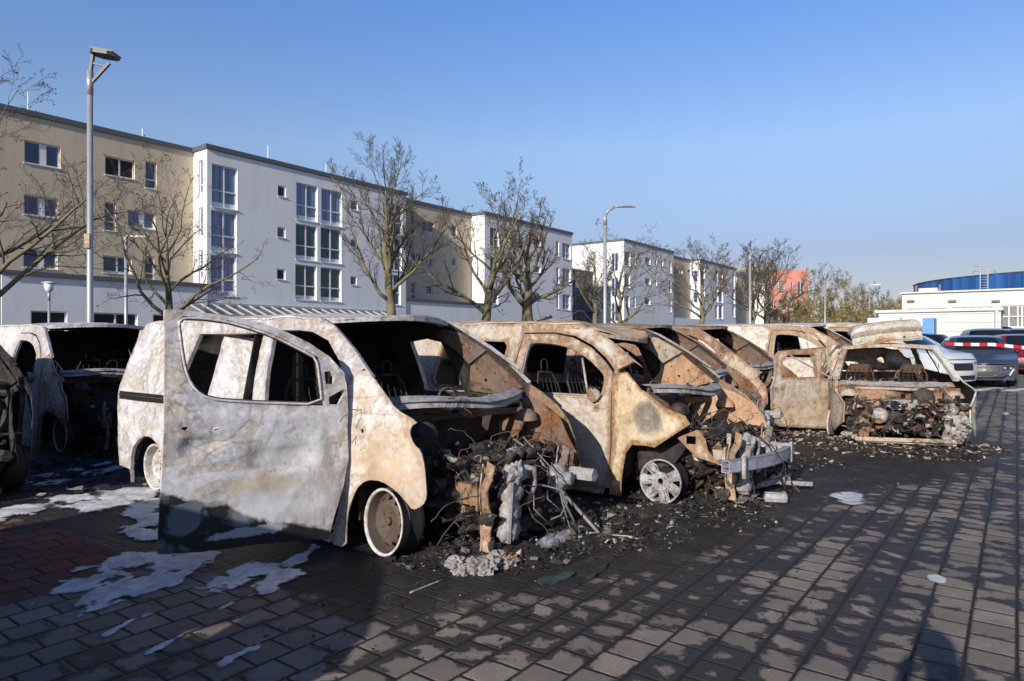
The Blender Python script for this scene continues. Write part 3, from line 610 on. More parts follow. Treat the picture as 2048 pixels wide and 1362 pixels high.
M['wing_white'] = burnt('bleached_white_wing', (.62, .63, .60), (.6, .56, .48), (.4, .3, .2), tan_at=.62, rust_at=.8, soot_at=.85, seed=18, lines=False, fleck=.1)
M['lwing'] = burnt('ochre_white_wing', (.60, .60, .62), (.58, .40, .20), (.30, .15, .06), tan_at=.45, rust_at=.62, soot_at=.75, seed=19)

M['wire_grey'] = plain('grey_scorched_rods', (.16, .155, .15), .7, var=.5)
V1 = van('burnt_van', 'ash grey burnt van nearest the camera, its passenger door swung wide open', 3.14, 2.57, M['v1'], M['inner_rust'], fender='A', door='open', seed=1, near_fender_mat=M['v1wing'], roofo=M['v1roof'], rims=('steel', 'steel'), far_fender_mat=M['rust'], wheels=False)
w = wheel(V1, -.83, .95, .235, 1, M['rim_white'], steer=R(-8), camber=R(5), r=.226, inner=M['rim_brown'], tyre=False)
wheel(V1, -.82, 4.25, .25, 1, M['rim_white'], r=.222, inner=M['rim_white']); wheel(V1, .8, .88, .225, -1, M['rim_white'], inner=M['rim_brown']); wheel(V1, .8, 4.25, .24, -1, M['rim_white'])
# sliding rail on the rear flank, sliding door hanging loose
rl = MB(); add_side(rl, rect(3.7, .905, 4.80, .985), [], 1, thick=.02, step=.2, mats=(0, 0), off=-.012); rl.tube([side_map(1, 0, None, -.02)(3.72, .95), side_map(1, 0, None, -.02)(4.78, .95)], .008, 5, 1); rl.build('door_rail', [M['soot'], M['soot_brown']], V1)
sd = MB(); sd.panel([(0, .15), (.55, .12), (.62, 1.0), (.60, 1.55), (.22, 1.60), (.02, 1.02)], [], lambda a, z: V(-.86 + .30 * a + .12 * max(0, z - .9), 3.22 - a * .72 + .10 * z, z), .02, .07, (0, 1), dent=.02, seed=3)
sd.tube([(-.70, 2.9, 1.60), (-.6, 2.78, 1.35), (-.62, 2.8, 1.0)], .02, 6, 1); sd.build('sliding_door', [M['v1'], M['soot_brown']], V1)
# open passenger door, measured on its own upright plane
HP = V(3.10, 3.80, 0); FD = V(1.97 - 3.10, 4.14 - 3.80, 0); FL = FD.length; FD.normalize(); FN = V(FD.y, -FD.x, 0)
def on_door(px, py):
    d = ray(px, py); t = FN.dot(HP) / FN.dot(d); p = V(0, 0, CAM_H) + d * t; return ((p - HP).dot(FD), p.z)
q = lambda l: [on_door(*p) for p in zm(l, 220, 590, 2.476)]
d_out = q([(285, 70), (268, 500), (250, 900), (232, 1280), (450, 1265), (700, 1235), (900, 1215), (1078, 1205), (1100, 1100), (1145, 950), (1168, 800), (1165, 660), (1165, 540), (1168, 450), (1160, 385), (1095, 305), (1000, 238), (900, 185), (790, 142), (700, 118), (600, 102), (480, 85), (400, 74), (340, 66)])
d_win = q([(352, 135), (360, 250), (368, 330), (385, 410), (420, 470), (470, 505), (540, 520), (700, 530), (1040, 541), (1035, 420), (1028, 312), (960, 275), (880, 232), (800, 195), (700, 160), (600, 132), (480, 115), (380, 112)])
d_h1 = q([(1062, 380), (1090, 375), (1110, 405), (1105, 440), (1065, 440)]); d_h2 = q([(1075, 540), (1075, 505), (1150, 465), (1155, 480), (1120, 540)])
d_h3 = q([(342, 655), (370, 648), (383, 660), (365, 672)]); d_h4 = q([(500, 655), (530, 650), (540, 662), (512, 668)])
def door_f(s_, z):
    o = .045 * math.sin(max(0, z) * 1.9) - .10 * max(0, (z - .95) / .7) ** 1.4
    o -= .040 * math.exp(-((s_ - .93) / .12) ** 4 - ((z - .855) / .05) ** 2) - .012 * math.exp(-((s_ - .93) / .14) ** 4 - ((z - .91) / .012) ** 2)
    o += .010 / (1 + math.exp(-(z - .98) * 80)) - .008 / (1 + math.exp(-(z - 1.04) * 80))
    o -= .020 * math.exp(-((s_ - .45) / .20) ** 8 - ((z - .72) / .07) ** 8); o += .012 / (1 + math.exp((z - .36 - .04 * math.sin(s_ * 4)) * 60))
    return V(-o, s_, z)
dm = MB(); sw = lambda L: [(b, a) for a, b in L]
dm.panel(sw(d_out), [sw(x) for x in (d_win, d_h1, d_h2, d_h3, d_h4)], lambda b, a: door_f(a, b), .035, .026, (0, 1), dent=.011, dfreq=4, seed=5)
pw_ = [door_f(a, b) + V(-.004, 0, 0) for a, b in smooth_poly(d_win, 1)]; dm.tube(pw_ + [pw_[0]], .009, 5, 0)
pw_ = [door_f(a, b) + V(.012, 0, 0) for a, b in d_win]; dm.tube(pw_ + [pw_[0]], .016, 6, 1)
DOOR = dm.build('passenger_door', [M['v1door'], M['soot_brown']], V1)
DOOR.location = HP - V1.location; DOOR.rotation_euler = (0, 0, math.atan2(-FD.x, FD.y))
van('burnt_van', 'tan burnt van with sagging roof and buckled front wing, second in the row', 5.66, 1.74, M['v2'], M['inner_rust'], dz=-.02, roll=R(1.5), fender='B', win_b=True, dooro=M['v2'], roofo=M['v2roof'], sag=.16, seed=2,
    near_fender_mat=M['v2wing'], far_fender_mat=M['wing_white'], beam=(-.95, .5, .37, .03), rims=('alloy', 'steel'), rimm=M['alu'])
van('burnt_van', 'brown burnt van with rusty pillar gusset, third in the row behind the tan one', 8.25, 2.55, M['v3'], M['inner_rust'], dz=.02, fender='A', seed=3, detail=1, near_fender_mat=M['wing_white'], far_fender_mat=M['rust'], beam=(-.1, .62, .34, .12), win_b=True, rimm=M['rim_white'])
van('burnt_van', 'dark brown burnt van with peeling cowl, fourth in the row', 10.85, 2.6, M['v3'], M['inner_rust'], dz=.04, fender='A', seed=4, detail=1, near_fender_mat=M['tan'], far_fender_mat=M['soot_brown'], beam=(.2, .9, .34, .12), win_b=True)
van('burnt_van', 'pale bleached burnt van with a closed door, behind the burnt car', 15.6, 1.95, M['v5'], M['inner_rust'], dz=.16, fender='A', seed=5, detail=1, near_fender_mat=M['v5'], roofo=M['wht'], far_fender_mat=M['v5'])
van('burnt_van', 'farthest whitish burnt van of the front row, under the loose panel', 21.3, 1.9, M['v5'], M['inner_rust'], dz=.30, fender='A', seed=6, detail=1, near_fender_mat=M['v5'], roofo=M['wht'], far_fender_mat=M['v5'])
# second row, behind the first
van('burnt_van', 'white burnt van with an ochre scorched wing, behind the left end of the row', 3.42, 9.15, M['wht'], M['soot_brown'], dz=.03, fender='A', seed=7, detail=1, near_fender_mat=M['lwing'], roofo=M['wht'], far_fender_mat=M['lwing'], group='burnt out delivery vans in the back row')
DARKV = van('burnt_van', 'dark van nose cut by the left edge of the picture', .70, 7.25, M['soot_brown'], M['soot_brown'], fender='B', seed=8, detail=1, near_fender_mat=M['soot_brown'], far_fender_mat=M['soot_brown'], group='burnt out delivery vans in the back row')
for ch in list(DARKV.children) + [c2 for c1 in DARKV.children for c2 in c1.children]:  # whole van recoloured near black, its shade put into the colour
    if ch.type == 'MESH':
        for k_ in range(len(ch.data.materials)): ch.data.materials[k_] = M['shade_blk'] if ch.name.split('.')[0] != 'radiator_bracket' else M['alu']
for i, (u, v, lab) in enumerate([(6.3, 9.3, 'pale burnt van seen through the windscreen gap of the nearest van'), (9.1, 9.0, 'pale burnt van seen behind the roof of the second van'), (12.6, 9.2, 'whitish burnt van in the back row behind the brown vans'), (15.6, 8.6, 'white roofed burnt van in the back row behind the pale van'), (19.0, 8.2, 'white roofed van farthest along the back row')]):
    van('burnt_van', lab, u, v, M['v5'] if i % 2 else M['wht'], M['inner_rust'], dz=.04 + .02 * i, fender='A', seed=20 + i, detail=0, front_parts=False, roofo=M['wht'], near_fender_mat=M['v5'], group='burnt out delivery vans in the back row', wheels=False, door='open' if i == 0 else 'closed')
# van whose long shadow lies over the left foreground
van('burnt_van', 'burnt van outside the left edge whose shadow covers the foreground', -2.75, 1.10, M['v3'], M['soot_brown'], dz=.06, fender='A', seed=9, detail=0, front_parts=False, group='burnt out delivery vans in the back row')

# ================================================================ burnt car facing the camera
SU = empty('burnt_car', (11.1, 1.15, 0), R(0)); tag(SU, 'burnt out car facing the camera with gutted engine bay and open door', 'burnt car')
ax = V(.93, .37, 0).normalized(); SU.rotation_euler = (0, 0, R(-75)); SU.location = on_ground(1812, 901)
# local: x across (left of the picture negative), y away from the camera, z up
def ssec(y):   # half width
    return .90 - .16 * max(0, (.5 - y) / .5) ** 2
def s_side(sx, o=0):
    return lambda y, z: V(sx * (ssec(y) - .26 * max(0, (z - .82) / .55) ** 1.25 - o), y, z)
MS = burnt('rusty_tan_car_steel', (.44, .41, .36), (.44, .34, .24), (.34, .16, .065), tan_at=.50, rust_at=.57, soot_at=.66, seed=41, fleck=.3)
MSG = burnt('greenish_white_car_side', (.55, .58, .53), (.55, .48, .36), (.40, .2, .08), tan_at=.6, rust_at=.68, soot_at=.76, seed=42, lines=False)
side_p = [(.05, .35), (.03, .62), (.25, .78), (.65, .86), (1.0, .92), (1.35, 1.16), (1.72, 1.38), (2.2, 1.43), (3.2, 1.43), (3.8, 1.36), (4.2, 1.0), (4.35, .7), (4.3, .2), (3.85, .1)] + [(3.45 + .38 * math.cos(R(a)), .17 + .38 * math.sin(R(a))) for a in (0, 40, 80, 120, 160)] + [(2.9, .07), (1.3, .07)] + [(.82 + .38 * math.cos(R(a)), .17 + .38 * math.sin(R(a))) for a in (0, 40, 80, 120, 160)] + [(.3, .2)]
fw = [(1.42, .98), (1.75, 1.24), (1.9, 1.33), (2.25, 1.36), (2.3, .98)]; rw = [(2.42, .98), (2.4, 1.36), (3.2, 1.36), (3.45, 1.2), (3.5, 1.0)]
for sx in (-1, 1):
    op = [(1.18, .12), (1.16, .9), (1.40, 1.12), (1.75, 1.34), (2.3, 1.38), (2.32, .12)]
    m = MB(); hs = [op, rw] if sx < 0 else [fw, rw]
    f = s_side(sx)
    if sx > 0: m.panel(side_p, hs, f, .02, .08, (0, 1), dent=.012, seed=3)
    else: m.panel([(b, a) for a, b in side_p], [[(b, a) for a, b in h] for h in hs], lambda b, a: f(a, b), .02, .08, (0, 1), dent=.012, seed=4)
    m.build('side_panel', [MSG if sx > 0 else MS, M['soot_brown']], SU)
m = MB(); m.panel(rect(-.62, 1.62, .62, 3.7), [], lambda x, y: V(x * (1 - .04 * max(0, y - 2.8)), y - .10 * (1 - (x / .62) ** 2) * (1 if y < 1.8 else .2), 1.40 + .055 * (1 - (x / .64) ** 2) - .03 * max(0, 2.0 - y) - .06 * max(0, y - 3.0) ** 2), .02, .07, (0, 1), dent=.02, dfreq=2.4, seed=5); m.build('roof', [MS, M['soot_brown']], SU)
m = MB()
for i in range(10):
    a, b = -.62 + .124 * i, -.62 + .124 * (i + 1); g = lambda x: V(x, 1.60 - .10 * (1 - (x / .62) ** 2), 1.375 + .045 * (1 - (x / .64) ** 2))
    m.beam(g(a), g(b), .10, .05)
m.build('windscreen_header', [MS], SU)
for sx in (-1, 1):
    m = MB(); pts = [V(sx * .62, 1.62, 1.385), V(sx * .70, 1.30, 1.18), V(sx * .79, .98, .93)]
    for a, b in zip(pts[:-1], pts[1:]): m.beam(a, b, .085, .06, 0, V(0, 0, 1))
    m.build('windscreen_pillar', [MS if sx < 0 else MSG], SU)
m = MB(); m.panel(rect(-.76, 0, .76, 1), [], lambda x, t: V(x, .78 + .16 * (x / .76) ** 2 + .16 * t, .835 + .05 * t + .015 * noise.noise(V(x * 4, 0, 1))), .01, .06, (0, 1), dent=.012, seed=6)
m.tube([V(x, .70 + .18 * (x / .76) ** 2, .79 + .02 * noise.noise(V(x * 3, 1, 1))) for x in [-.8 + .1 * i for i in range(17)]], .022, 7, 0); m.build('cowl', [burnt('greyed_cowl', (.36, .36, .36), (.4, .34, .28), (.36, .17, .07), seed=44, rust_at=.56, lines=False), M['rust']], SU)
m = MB(); m.panel([(-.78, .2), (.78, .2), (.78, .82), (-.78, .82)], [circ(.28, .68, .03, 8), circ(-.1, .5, .04, 8), rect(.05, .60, .12, .72)], lambda x, z: V(x, .80 + .05 * math.sin(x * 7) - .06 * z, z), .02, .06, (0, 0), dent=.035, seed=7); m.build('bulkhead', [M['rust']], SU)
m = MB(); m.lathe([(.001, .03), (.03, .035), (.05, .02), (.13, .03), (.15, .0), (.16, -.04), (.15, -.06)], (.32, .68, .66), (0, -1, .1), 22); m.build('brake_servo', [M['soot_brown']], SU)
for sx in (-1, 1):
    m = MB(); m.panel([(.1, .2), (.85, .2), (.85, .84), (.6, .86), (.3, .76), (.08, .62)], [circ(.5, .6, .04, 8), circ(.3, .45, .03, 8), circ(.7, .35, .03, 6)], lambda y, z: V(sx * (.58 + .03 * math.sin(y * 12)), y, z), .015, .06, (0, 0), dent=.035, dfreq=5, seed=8 + sx)
    m.lathe([(.13, 0), (.11, .05), (.06, .09), (.02, .1)], (sx * .66, .5, .70), (0, 0, 1), 16); m.build('inner_wing', [M['tan']], SU)
    m = MB(); bp = bracket_poly(); m.panel([(a * 1.6, b * 1.05) for a, b in bp], [rect(.02, .30, .09, .36), circ(.06, .15, .015, 7)], lambda a, b: V(sx * .50 - .05 + a, .04 + .03 * math.sin(b * 9), .10 + b), .015, .04, (0, 0), dent=.015, dfreq=8, seed=9)
    m.blob((sx * .62, .10, .38), .10, 1, .7, 3, 3, 5 + sx, (1, .6, 1.6)); m.blob((sx * .64, .15, .60), .09, 1, .7, 3, 3, 9 + sx, (1.5, .7, .7)); m.build('headlamp_frame', [M['inner_rust'] if sx < 0 else M['alu'], M['alu'] if sx > 0 else M['soot_brown']], SU)
    wheel(SU, sx * .82, .80, .24, -sx, M['rim_white'], steer=R(-22), r=.225, tyre=sx > 0); wheel(SU, sx * .80, 3.45, .24, -sx, M['rim_white'], r=.225)
m = MB(); m.beam((-.62, .03, .13), (.66, .03, .15), .05, .05); m.beam((-.6, .10, .10), (.6, .1, .1), .10, .03); m.build('lower_crossmember', [M['tan']], SU)
m = MB(); m.blob((.0, .42, .42), .26, 0, .3, 1.8, 3, 3, (1.3, .8, .8)); m.box((.0, .35, .60), (.34, .2, .14), 1, Matrix.Rotation(.3, 3, 'Z')); m.lathe([(.001, 0), (.10, 0), (.11, .05), (.05, .08), (.001, .08)], (-.3, .2, .45), (0, -1, 0), 18, 1); m.blob((.30, .40, .50), .14, 2, .3, 3, 3, 8); m.build('engine', [M['soot_brown'], M['alu'], M['soot']], SU)
clutter((0, .30, .42), (1.2, .5, .48), 230, 71, scale=.85, wires=50).build('engine_wreckage', CM, SU)
clutter((.58, .12, .42), (.30, .22, .55), 40, 72, scale=1.1, wires=10).build('engine_wreckage', [M['ashlump'], M['soot_brown'], M['alu'], M['inner_rust'], M['ashlump'], M['rust'], M['wire'], M['wire']], SU)
clutter((-.60, .12, .38), (.26, .22, .5), 36, 73, scale=1.1, wires=10).build('engine_wreckage', [M['soot_brown'], M['inner_rust'], M['alu'], M['tan'], M['ashlump'], M['tan'], M['wire'], M['wire_red']], SU)
for x0 in (-.38, .38):
    s = MB(); fr = [V(x0 - .2, 1.75, .55), V(x0 - .2, 1.95, .95), V(x0 - .13, 1.99, 1.10), V(x0 + .13, 1.99, 1.10), V(x0 + .2, 1.95, .95), V(x0 + .2, 1.75, .55)]
    s.tube(fr, .018, 6); s.tube([V(x0 - .05, 1.99, 1.1), V(x0 - .05, 2.0, 1.22), V(x0 + .05, 2.0, 1.22), V(x0 + .05, 1.99, 1.1)], .008, 5)
    s.panel([(x0 - .15, .98), (x0 + .15, .98), (x0 + .12, 1.09), (x0 - .12, 1.09)], [], lambda x, z: V(x, 1.98, z), .015, .05, (0, 0), dent=.02)
    for i in range(5): s.tube([V(x0 - .14 + .07 * i, 1.80, .6), V(x0 - .13 + .065 * i, 1.97, 1.05)], .005, 4)
    for i in range(4): s.tube([V(x0 - .19, 1.84 + .03 * i, .7 + .08 * i), V(x0 + .19, 1.84 + .03 * i, .7 + .08 * i)], .004, 4)
    s.build('seat_frame', [M['soot_brown']], SU)
m = MB(); m.panel(rect(-.8, 1.0, .8, 4.2), [], lambda x, y: V(x, y, .2), .02, .3, (0, 0), dent=.05); m.build('floor', [M['soot']], SU)
m = MB(); m.panel([(-.66, .95), (.5, .98), (.60, 1.15), (.3, 1.34), (-.1, 1.38), (-.6, 1.36)], [circ(.1, 1.15, .06, 7), rect(-.5, 1.05, -.3, 1.12)], lambda x, z: V(x + .05 * math.sin(z * 20), 3.2 + .25 * noise.noise(V(x * 3, z * 5, 4)), z), .008, .04, (0, 0), dent=.05, dfreq=6, seed=12); m.build('hanging_headliner', [M['v5']], SU)
m = MB(); m.panel([(-.8, .2), (.8, .2), (.8, .9), (-.8, .9)], [], lambda x, z: V(x, 4.22 - .1 * z, z), .02, .12, (0, 0), dent=.03); m.build('tailgate', [MS], SU)
clutter((0, 1.15, .88), (1.2, .3, .10), 36, 75, scale=.9, wires=12).build('dashboard_debris', CM, SU)
# open door to the left, flat on to the camera
dr = MB(); dpo = [(0, .16), (.95, .10), (1.02, .45), (1.02, .80), (1.0, .92), (.98, 1.30), (.93, 1.40), (.30, 1.44), (.27, 1.42), (.22, 1.38), (.06, 1.10), (-.06, .92), (-.03, .5)]
dpo = [(.0, .13), (.5, .16), (1.0, .20), (1.06, .5), (1.06, .80), (1.01, .93), (.99, 1.28), (.92, 1.36), (.14, 1.42), (.12, 1.38), (.18, 1.3), (.21, .93), (-.03, .92), (-.05, .5)]
dwi = [(.30, .95), (.32, 1.30), (.78, 1.30), (.87, 1.22), (.88, .95)]
dr.panel([(b, a) for a, b in dpo], [[(b, a) for a, b in dwi], circ(.78, .88, .012, 6), circ(.77, .99, .012, 6)], lambda b, a: V(-a, -.02 * math.sin(b * 2.2), b), .05, .04, (0, 0), dent=.014, dfreq=4, seed=11)
dr.beam(V(-.12, 0, 1.40), V(-.0, 0, .93), .03, .03); dr.beam(V(-.80, 0, 1.32), V(-.05, .01, .95), .022, .02)
dd = dr.build('side_door', [MS], SU); dd.location = (-.84, 1.20, -.02); dd.rotation_euler = (0, 0, R(34))
# folded panel lying on the roof
PM = burnt('rust_blotched_panel', (.46, .44, .40), (.46, .40, .32), (.44, .22, .09), tan_at=.5, rust_at=.59, soot_at=.8, seed=45, lines=False)
pm = MB(); PRF = [(-.25, -.13), (-.262, -.08), (-.258, -.02), (-.225, .0), (-.27, .02), (-.31, .07), (-.30, .13), (-.25, .165), (-.12, .18), (.1, .185), (.33, .17)]
def fold(a, b):
    k = min(len(PRF) - 2, int(b)); f_ = b - k; y = PRF[k][0] + (PRF[k + 1][0] - PRF[k][0]) * f_; z = PRF[k][1] + (PRF[k + 1][1] - PRF[k][1]) * f_
    e_ = max(0, abs(a / .51) - .82) / .18; sh = math.sqrt(max(0, 1 - e_ * e_ * .8)) if b > 3 else 1 - .15 * e_
    y = -.05 + (y + .05) * (.75 + .25 * sh); z = z * sh if b > 3 else z
    return V(a * (1 if b > 3 else .97), y + .03 * (a / .5) ** 2, z + .025 * math.cos(a * 3) + .012 * noise.noise(V(a * 5, b * .7, 0)) - .012 * math.exp(-((a - .3) / .07) ** 2 - ((b - 5.8) / .6) ** 2))
pm.panel(rect(-.51, 0, .51, 10), [], fold, .018, .045, (0, 0), dent=.006, dfreq=5, seed=2, jit=.0) if False else None
N1, N2 = 50, 60; vs_ = [fold(-.51 + 1.02 * i / N1, 10 * j / N2) for i in range(N1 + 1) for j in range(N2 + 1)]
pm.add(vs_, [(i * (N2 + 1) + j, (i + 1) * (N2 + 1) + j, (i + 1) * (N2 + 1) + j + 1, i * (N2 + 1) + j + 1) for i in range(N1) for j in range(N2)], 0, True)
vs_ = [v + V(0, .02, -.02) for v in vs_]
pm.add(vs_, [(i * (N2 + 1) + j, i * (N2 + 1) + j + 1, (i + 1) * (N2 + 1) + j + 1, (i + 1) * (N2 + 1) + j) for i in range(N1) for j in range(N2)], 0, True)
for x_, r_s in ((.24, .014), (-.38, .008), (.42, .008), (-.1, .007)): pm.lathe([(.001, .004), (r_s, .004), (r_s, -.004)], V(x_, -.262, -.07), (0, -1, 0), 8, 1)
po = pm.build('folded_bonnet', [PM, M['soot']]); tag(po, 'folded rust blotched bonnet lying on the roof of the burnt car', 'bonnet')
po.location = Matrix.Translation(SU.location) @ Matrix.Rotation(SU.rotation_euler.z, 4, 'Z') @ V(-.02, 1.95, 1.60); po.rotation_euler = (0, R(-7), SU.rotation_euler.z)
# ================================================================ ground
def gz(u, v=0): return .0125 * max(0.0, min(u, 45) - 9)
g = MB(); us = [-600, -60, -8, 9] + [12, 18, 26, 36, 45, 80, 200, 600, 2000]; vsx = [-600, -60, -10, 0, 10, 30, 60, 200, 600, 2000]
g.add([V(u, v, gz(u)) for u in us for v in vsx], [(i * 10 + j, (i + 1) * 10 + j, (i + 1) * 10 + j + 1, i * 10 + j + 1) for i in range(len(us) - 1) for j in range(9)])
t = NT('concrete_block_paving'); xyz = t.xyz(); S_ = .2
warp = t.math('MULTIPLY', t.math('SUBTRACT', t.noise(.5, 2), .5), .012)
X = t.math('DIVIDE', t.math('ADD', xyz[0], warp), .20); Yc = t.math('DIVIDE', t.math('ADD', xyz[1], warp), .20)
row = t.math('FLOOR', Yc); odd = t.math('MODULO', t.math('ABSOLUTE', row), 2.0)
wn1 = t.n('TexWhiteNoise', noise_dimensions='1D'); t.l(row, wn1.inputs['W'])
Xs = t.math('ADD', X, t.math('ADD', t.math('MULTIPLY', odd, .5), t.math('MULTIPLY', wn1.outputs[0], .16)))
fx = t.math('FRACT', Xs); fy = t.math('FRACT', Yc)
dx = t.math('MINIMUM', fx, t.math('SUBTRACT', 1, fx)); dy = t.math('MINIMUM', fy, t.math('SUBTRACT', 1, fy))
dyy = t.math('SUBTRACT', dy, .002)
k = .06
d = t.math('SMOOTH_MIN', dx, dyy, k)
edge = t.math('ADD', d, t.math('MULTIPLY', t.math('SUBTRACT', t.noise(42, 4, .6), .5), .05))
tile = t.ramp(edge, [(.022, 0.), (.050, 1.)])
cb = t.n('CombineXYZ'); t.l(t.math('FLOOR', Xs), cb.inputs[0]); t.l(row, cb.inputs[1])
wn2 = t.n('TexWhiteNoise', noise_dimensions='3D'); t.l(cb.outputs[0], wn2.inputs['Vector'])
fine = t.noise(110, 6, .75); mid = t.noise(5, 5, .6)
c = t.mix(wn2.outputs[0], (.215, .178, .145), (.38, .318, .258))
c = t.mix(t.ramp(fine, [(.36, .75), (.5, 0.)]), c, (.07, .062, .056)); c = t.mix(t.ramp(fine, [(.57, 0.), (.68, .6)]), c, (.42, .39, .36))
c = t.mix(t.ramp(mid, [(.4, .5), (.62, 0.)]), c, (.17, .15, .135))
# red block strip left of the row
def blobmask(cx, cy, rx, ry, e=.25, nz=.5, sc=2.0):
    a = t.math('DIVIDE', t.math('SUBTRACT', xyz[0], cx), rx); b = t.math('DIVIDE', t.math('SUBTRACT', xyz[1], cy), ry)
    q_ = t.math('SQRT', t.math('ADD', t.math('MULTIPLY', a, a), t.math('MULTIPLY', b, b)))
    q_ = t.math('ADD', q_, t.math('MULTIPLY', t.math('SUBTRACT', t.noise(sc, 6, .62, .4), .5), nz * 2))
    return t.ramp(t.math('MULTIPLY', q_, .5), [(.5 - e / 2, 1.), (.5 + e / 2, 0.)])
redm = t.ramp(t.math('ADD', t.math('MULTIPLY', t.math('SUBTRACT', xyz[1], 4.6), .5), 0), [(.0, 0.), (.02, 1.)])
redm2 = t.math('MULTIPLY', redm, t.ramp(t.math('SUBTRACT', 3.0, xyz[0]), [(.0, 0.), (.06, 1.)]))
redm3 = t.math('MULTIPLY', redm2, t.ramp(t.math('MULTIPLY', t.math('SUBTRACT', xyz[1], 6.9), -1), [(.0, 0.), (.3, 1.)]))
c = t.mix(redm3, c, t.mix(t.math('MULTIPLY', wn2.outputs[0], .8), (.20, .062, .042), (.11, .04, .03)))
c = t.mix(t.ramp(t.noise(.8, 5, .6, .3), [(.42, .35), (.60, 0.)]), c, (.12, .105, .095))
joint = t.mix(t.ramp(t.noise(1.1, 4), [(.5, 0.), (.66, .8)]), (.028, .024, .02), (.045, .042, .016))
c = t.mix(tile, joint, c)
# wet soot creeping out of the joints, and the solid soot field round the wrecks
bnd = t.math('MULTIPLY', t.ramp(t.math('MULTIPLY', xyz[0], 1 / 20.), [(.100, 1.), (.120, .46), (.137, .32), (.223, .225), (.36, .18), (.43, .10), (.50, .04), (.60, .03), (.70, .2)]), 8.0)
vlim = t.math('SUBTRACT', xyz[1], t.math('ADD', bnd, t.math('MULTIPLY', t.math('SUBTRACT', t.noise(.7, 6, .62, .3), .5), 1.1)))
vlim = t.math('ADD', vlim, t.math('MULTIPLY', t.math('SUBTRACT', t.noise(7, 6, .65, .5), .5), .7))
prox = t.math('MAXIMUM', 0, t.math('MINIMUM', 1, t.math('MULTIPLY_ADD', vlim, .55, 1.0)))
lvl = t.math('ADD', t.math('MULTIPLY_ADD', t.noise(2.3, 6, .65, .6), 1.9, -.98), t.math('MULTIPLY', prox, .26))
cr = t.math('ADD', t.math('SUBTRACT', t.math('MULTIPLY', d, .7), lvl), t.math('MULTIPLY', t.math('SUBTRACT', t.noise(11, 6, .65, .6), .5), .42))
stain = t.ramp(cr, [(.0, 1.), (.03, .55), (.10, 0.)])
field = t.ramp(t.math('ADD', t.math('MULTIPLY', vlim, .8), .5), [(.38, 0.), (.50, .96)])
sootc = t.mix(t.ramp(t.noise(60, 6, .75), [(.4, 0.), (.7, 1.)]), (.020, .018, .017), (.052, .047, .043))
c = t.mix(t.math('MULTIPLY', stain, .90), c, (.026, .024, .023))
sootc = t.mix(t.ramp(t.noise(2.6, 8, .7, .8), [(.52, 0.), (.70, .55)]), sootc, (.13, .12, .112)); c = t.mix(field, c, sootc)
sp = t.noise(190, 2, .5); c = t.mix(t.math('MULTIPLY', t.ramp(sp, [(.70, 0.), (.73, .9)]), t.ramp(t.noise(1.7, 3), [(.42, 0.), (.6, 1.)])), c, (.5, .5, .5))
t.col(c)
t.l(t.mix(t.math('MAXIMUM', stain, field), (.9, .9, .9), (.55, .55, .55)), t.b.inputs['Roughness'])
t.b.inputs['Specular IOR Level'].default_value = .25
h = t.math('ADD', t.math('MULTIPLY', t.ramp(edge, [(.0, 0.), (.07, 1.)]), 1.0), t.math('MULTIPLY', fine, .35))
t.bump(t.math('ADD', h, t.math('MULTIPLY', field, t.math('MULTIPLY', t.noise(35, 6, .75), 1.6))), .012, .9)
tag(g.build('ground', t.m), kind='structure')
# ================================================================ fire fighting foam lying in patches
fo = NT('fire_foam'); fc_ = fo.mix(fo.ramp(fo.noise(7, 7, .7), [(.36, 0.), (.6, 1.)]), (.36, .37, .40), (.70, .71, .73)); fz = fo.n('Attribute'); fz.attribute_name = 'depth'
fe_ = fo.math('ADD', fz.outputs['Fac'], fo.math('MULTIPLY', fo.math('SUBTRACT', fo.noise(26, 6, .7), .5), .5))
fc_ = fo.mix(fo.ramp(fe_, [(.02, 0.), (.20, .45), (.42, 1.)]), (.07, .065, .062), fc_); fc_ = fo.mix(fo.ramp(fo.noise(55, 5, .7), [(.62, 0.), (.68, .85)]), fc_, (.06, .055, .05)); fo.col(fc_); fo.l(fo.ramp(fe_, [(.04, 0.), (.22, .55), (.45, 1.)]), fo.b.inputs['Alpha']); fo.set(Roughness=.6); fo.bump(fo.noise(30, 5), .01)
fo.b.inputs['Subsurface Weight'].default_value = .2; fo.b.inputs['Subsurface Radius'].default_value = (.01, .01, .01); M['foam'] = fo.m
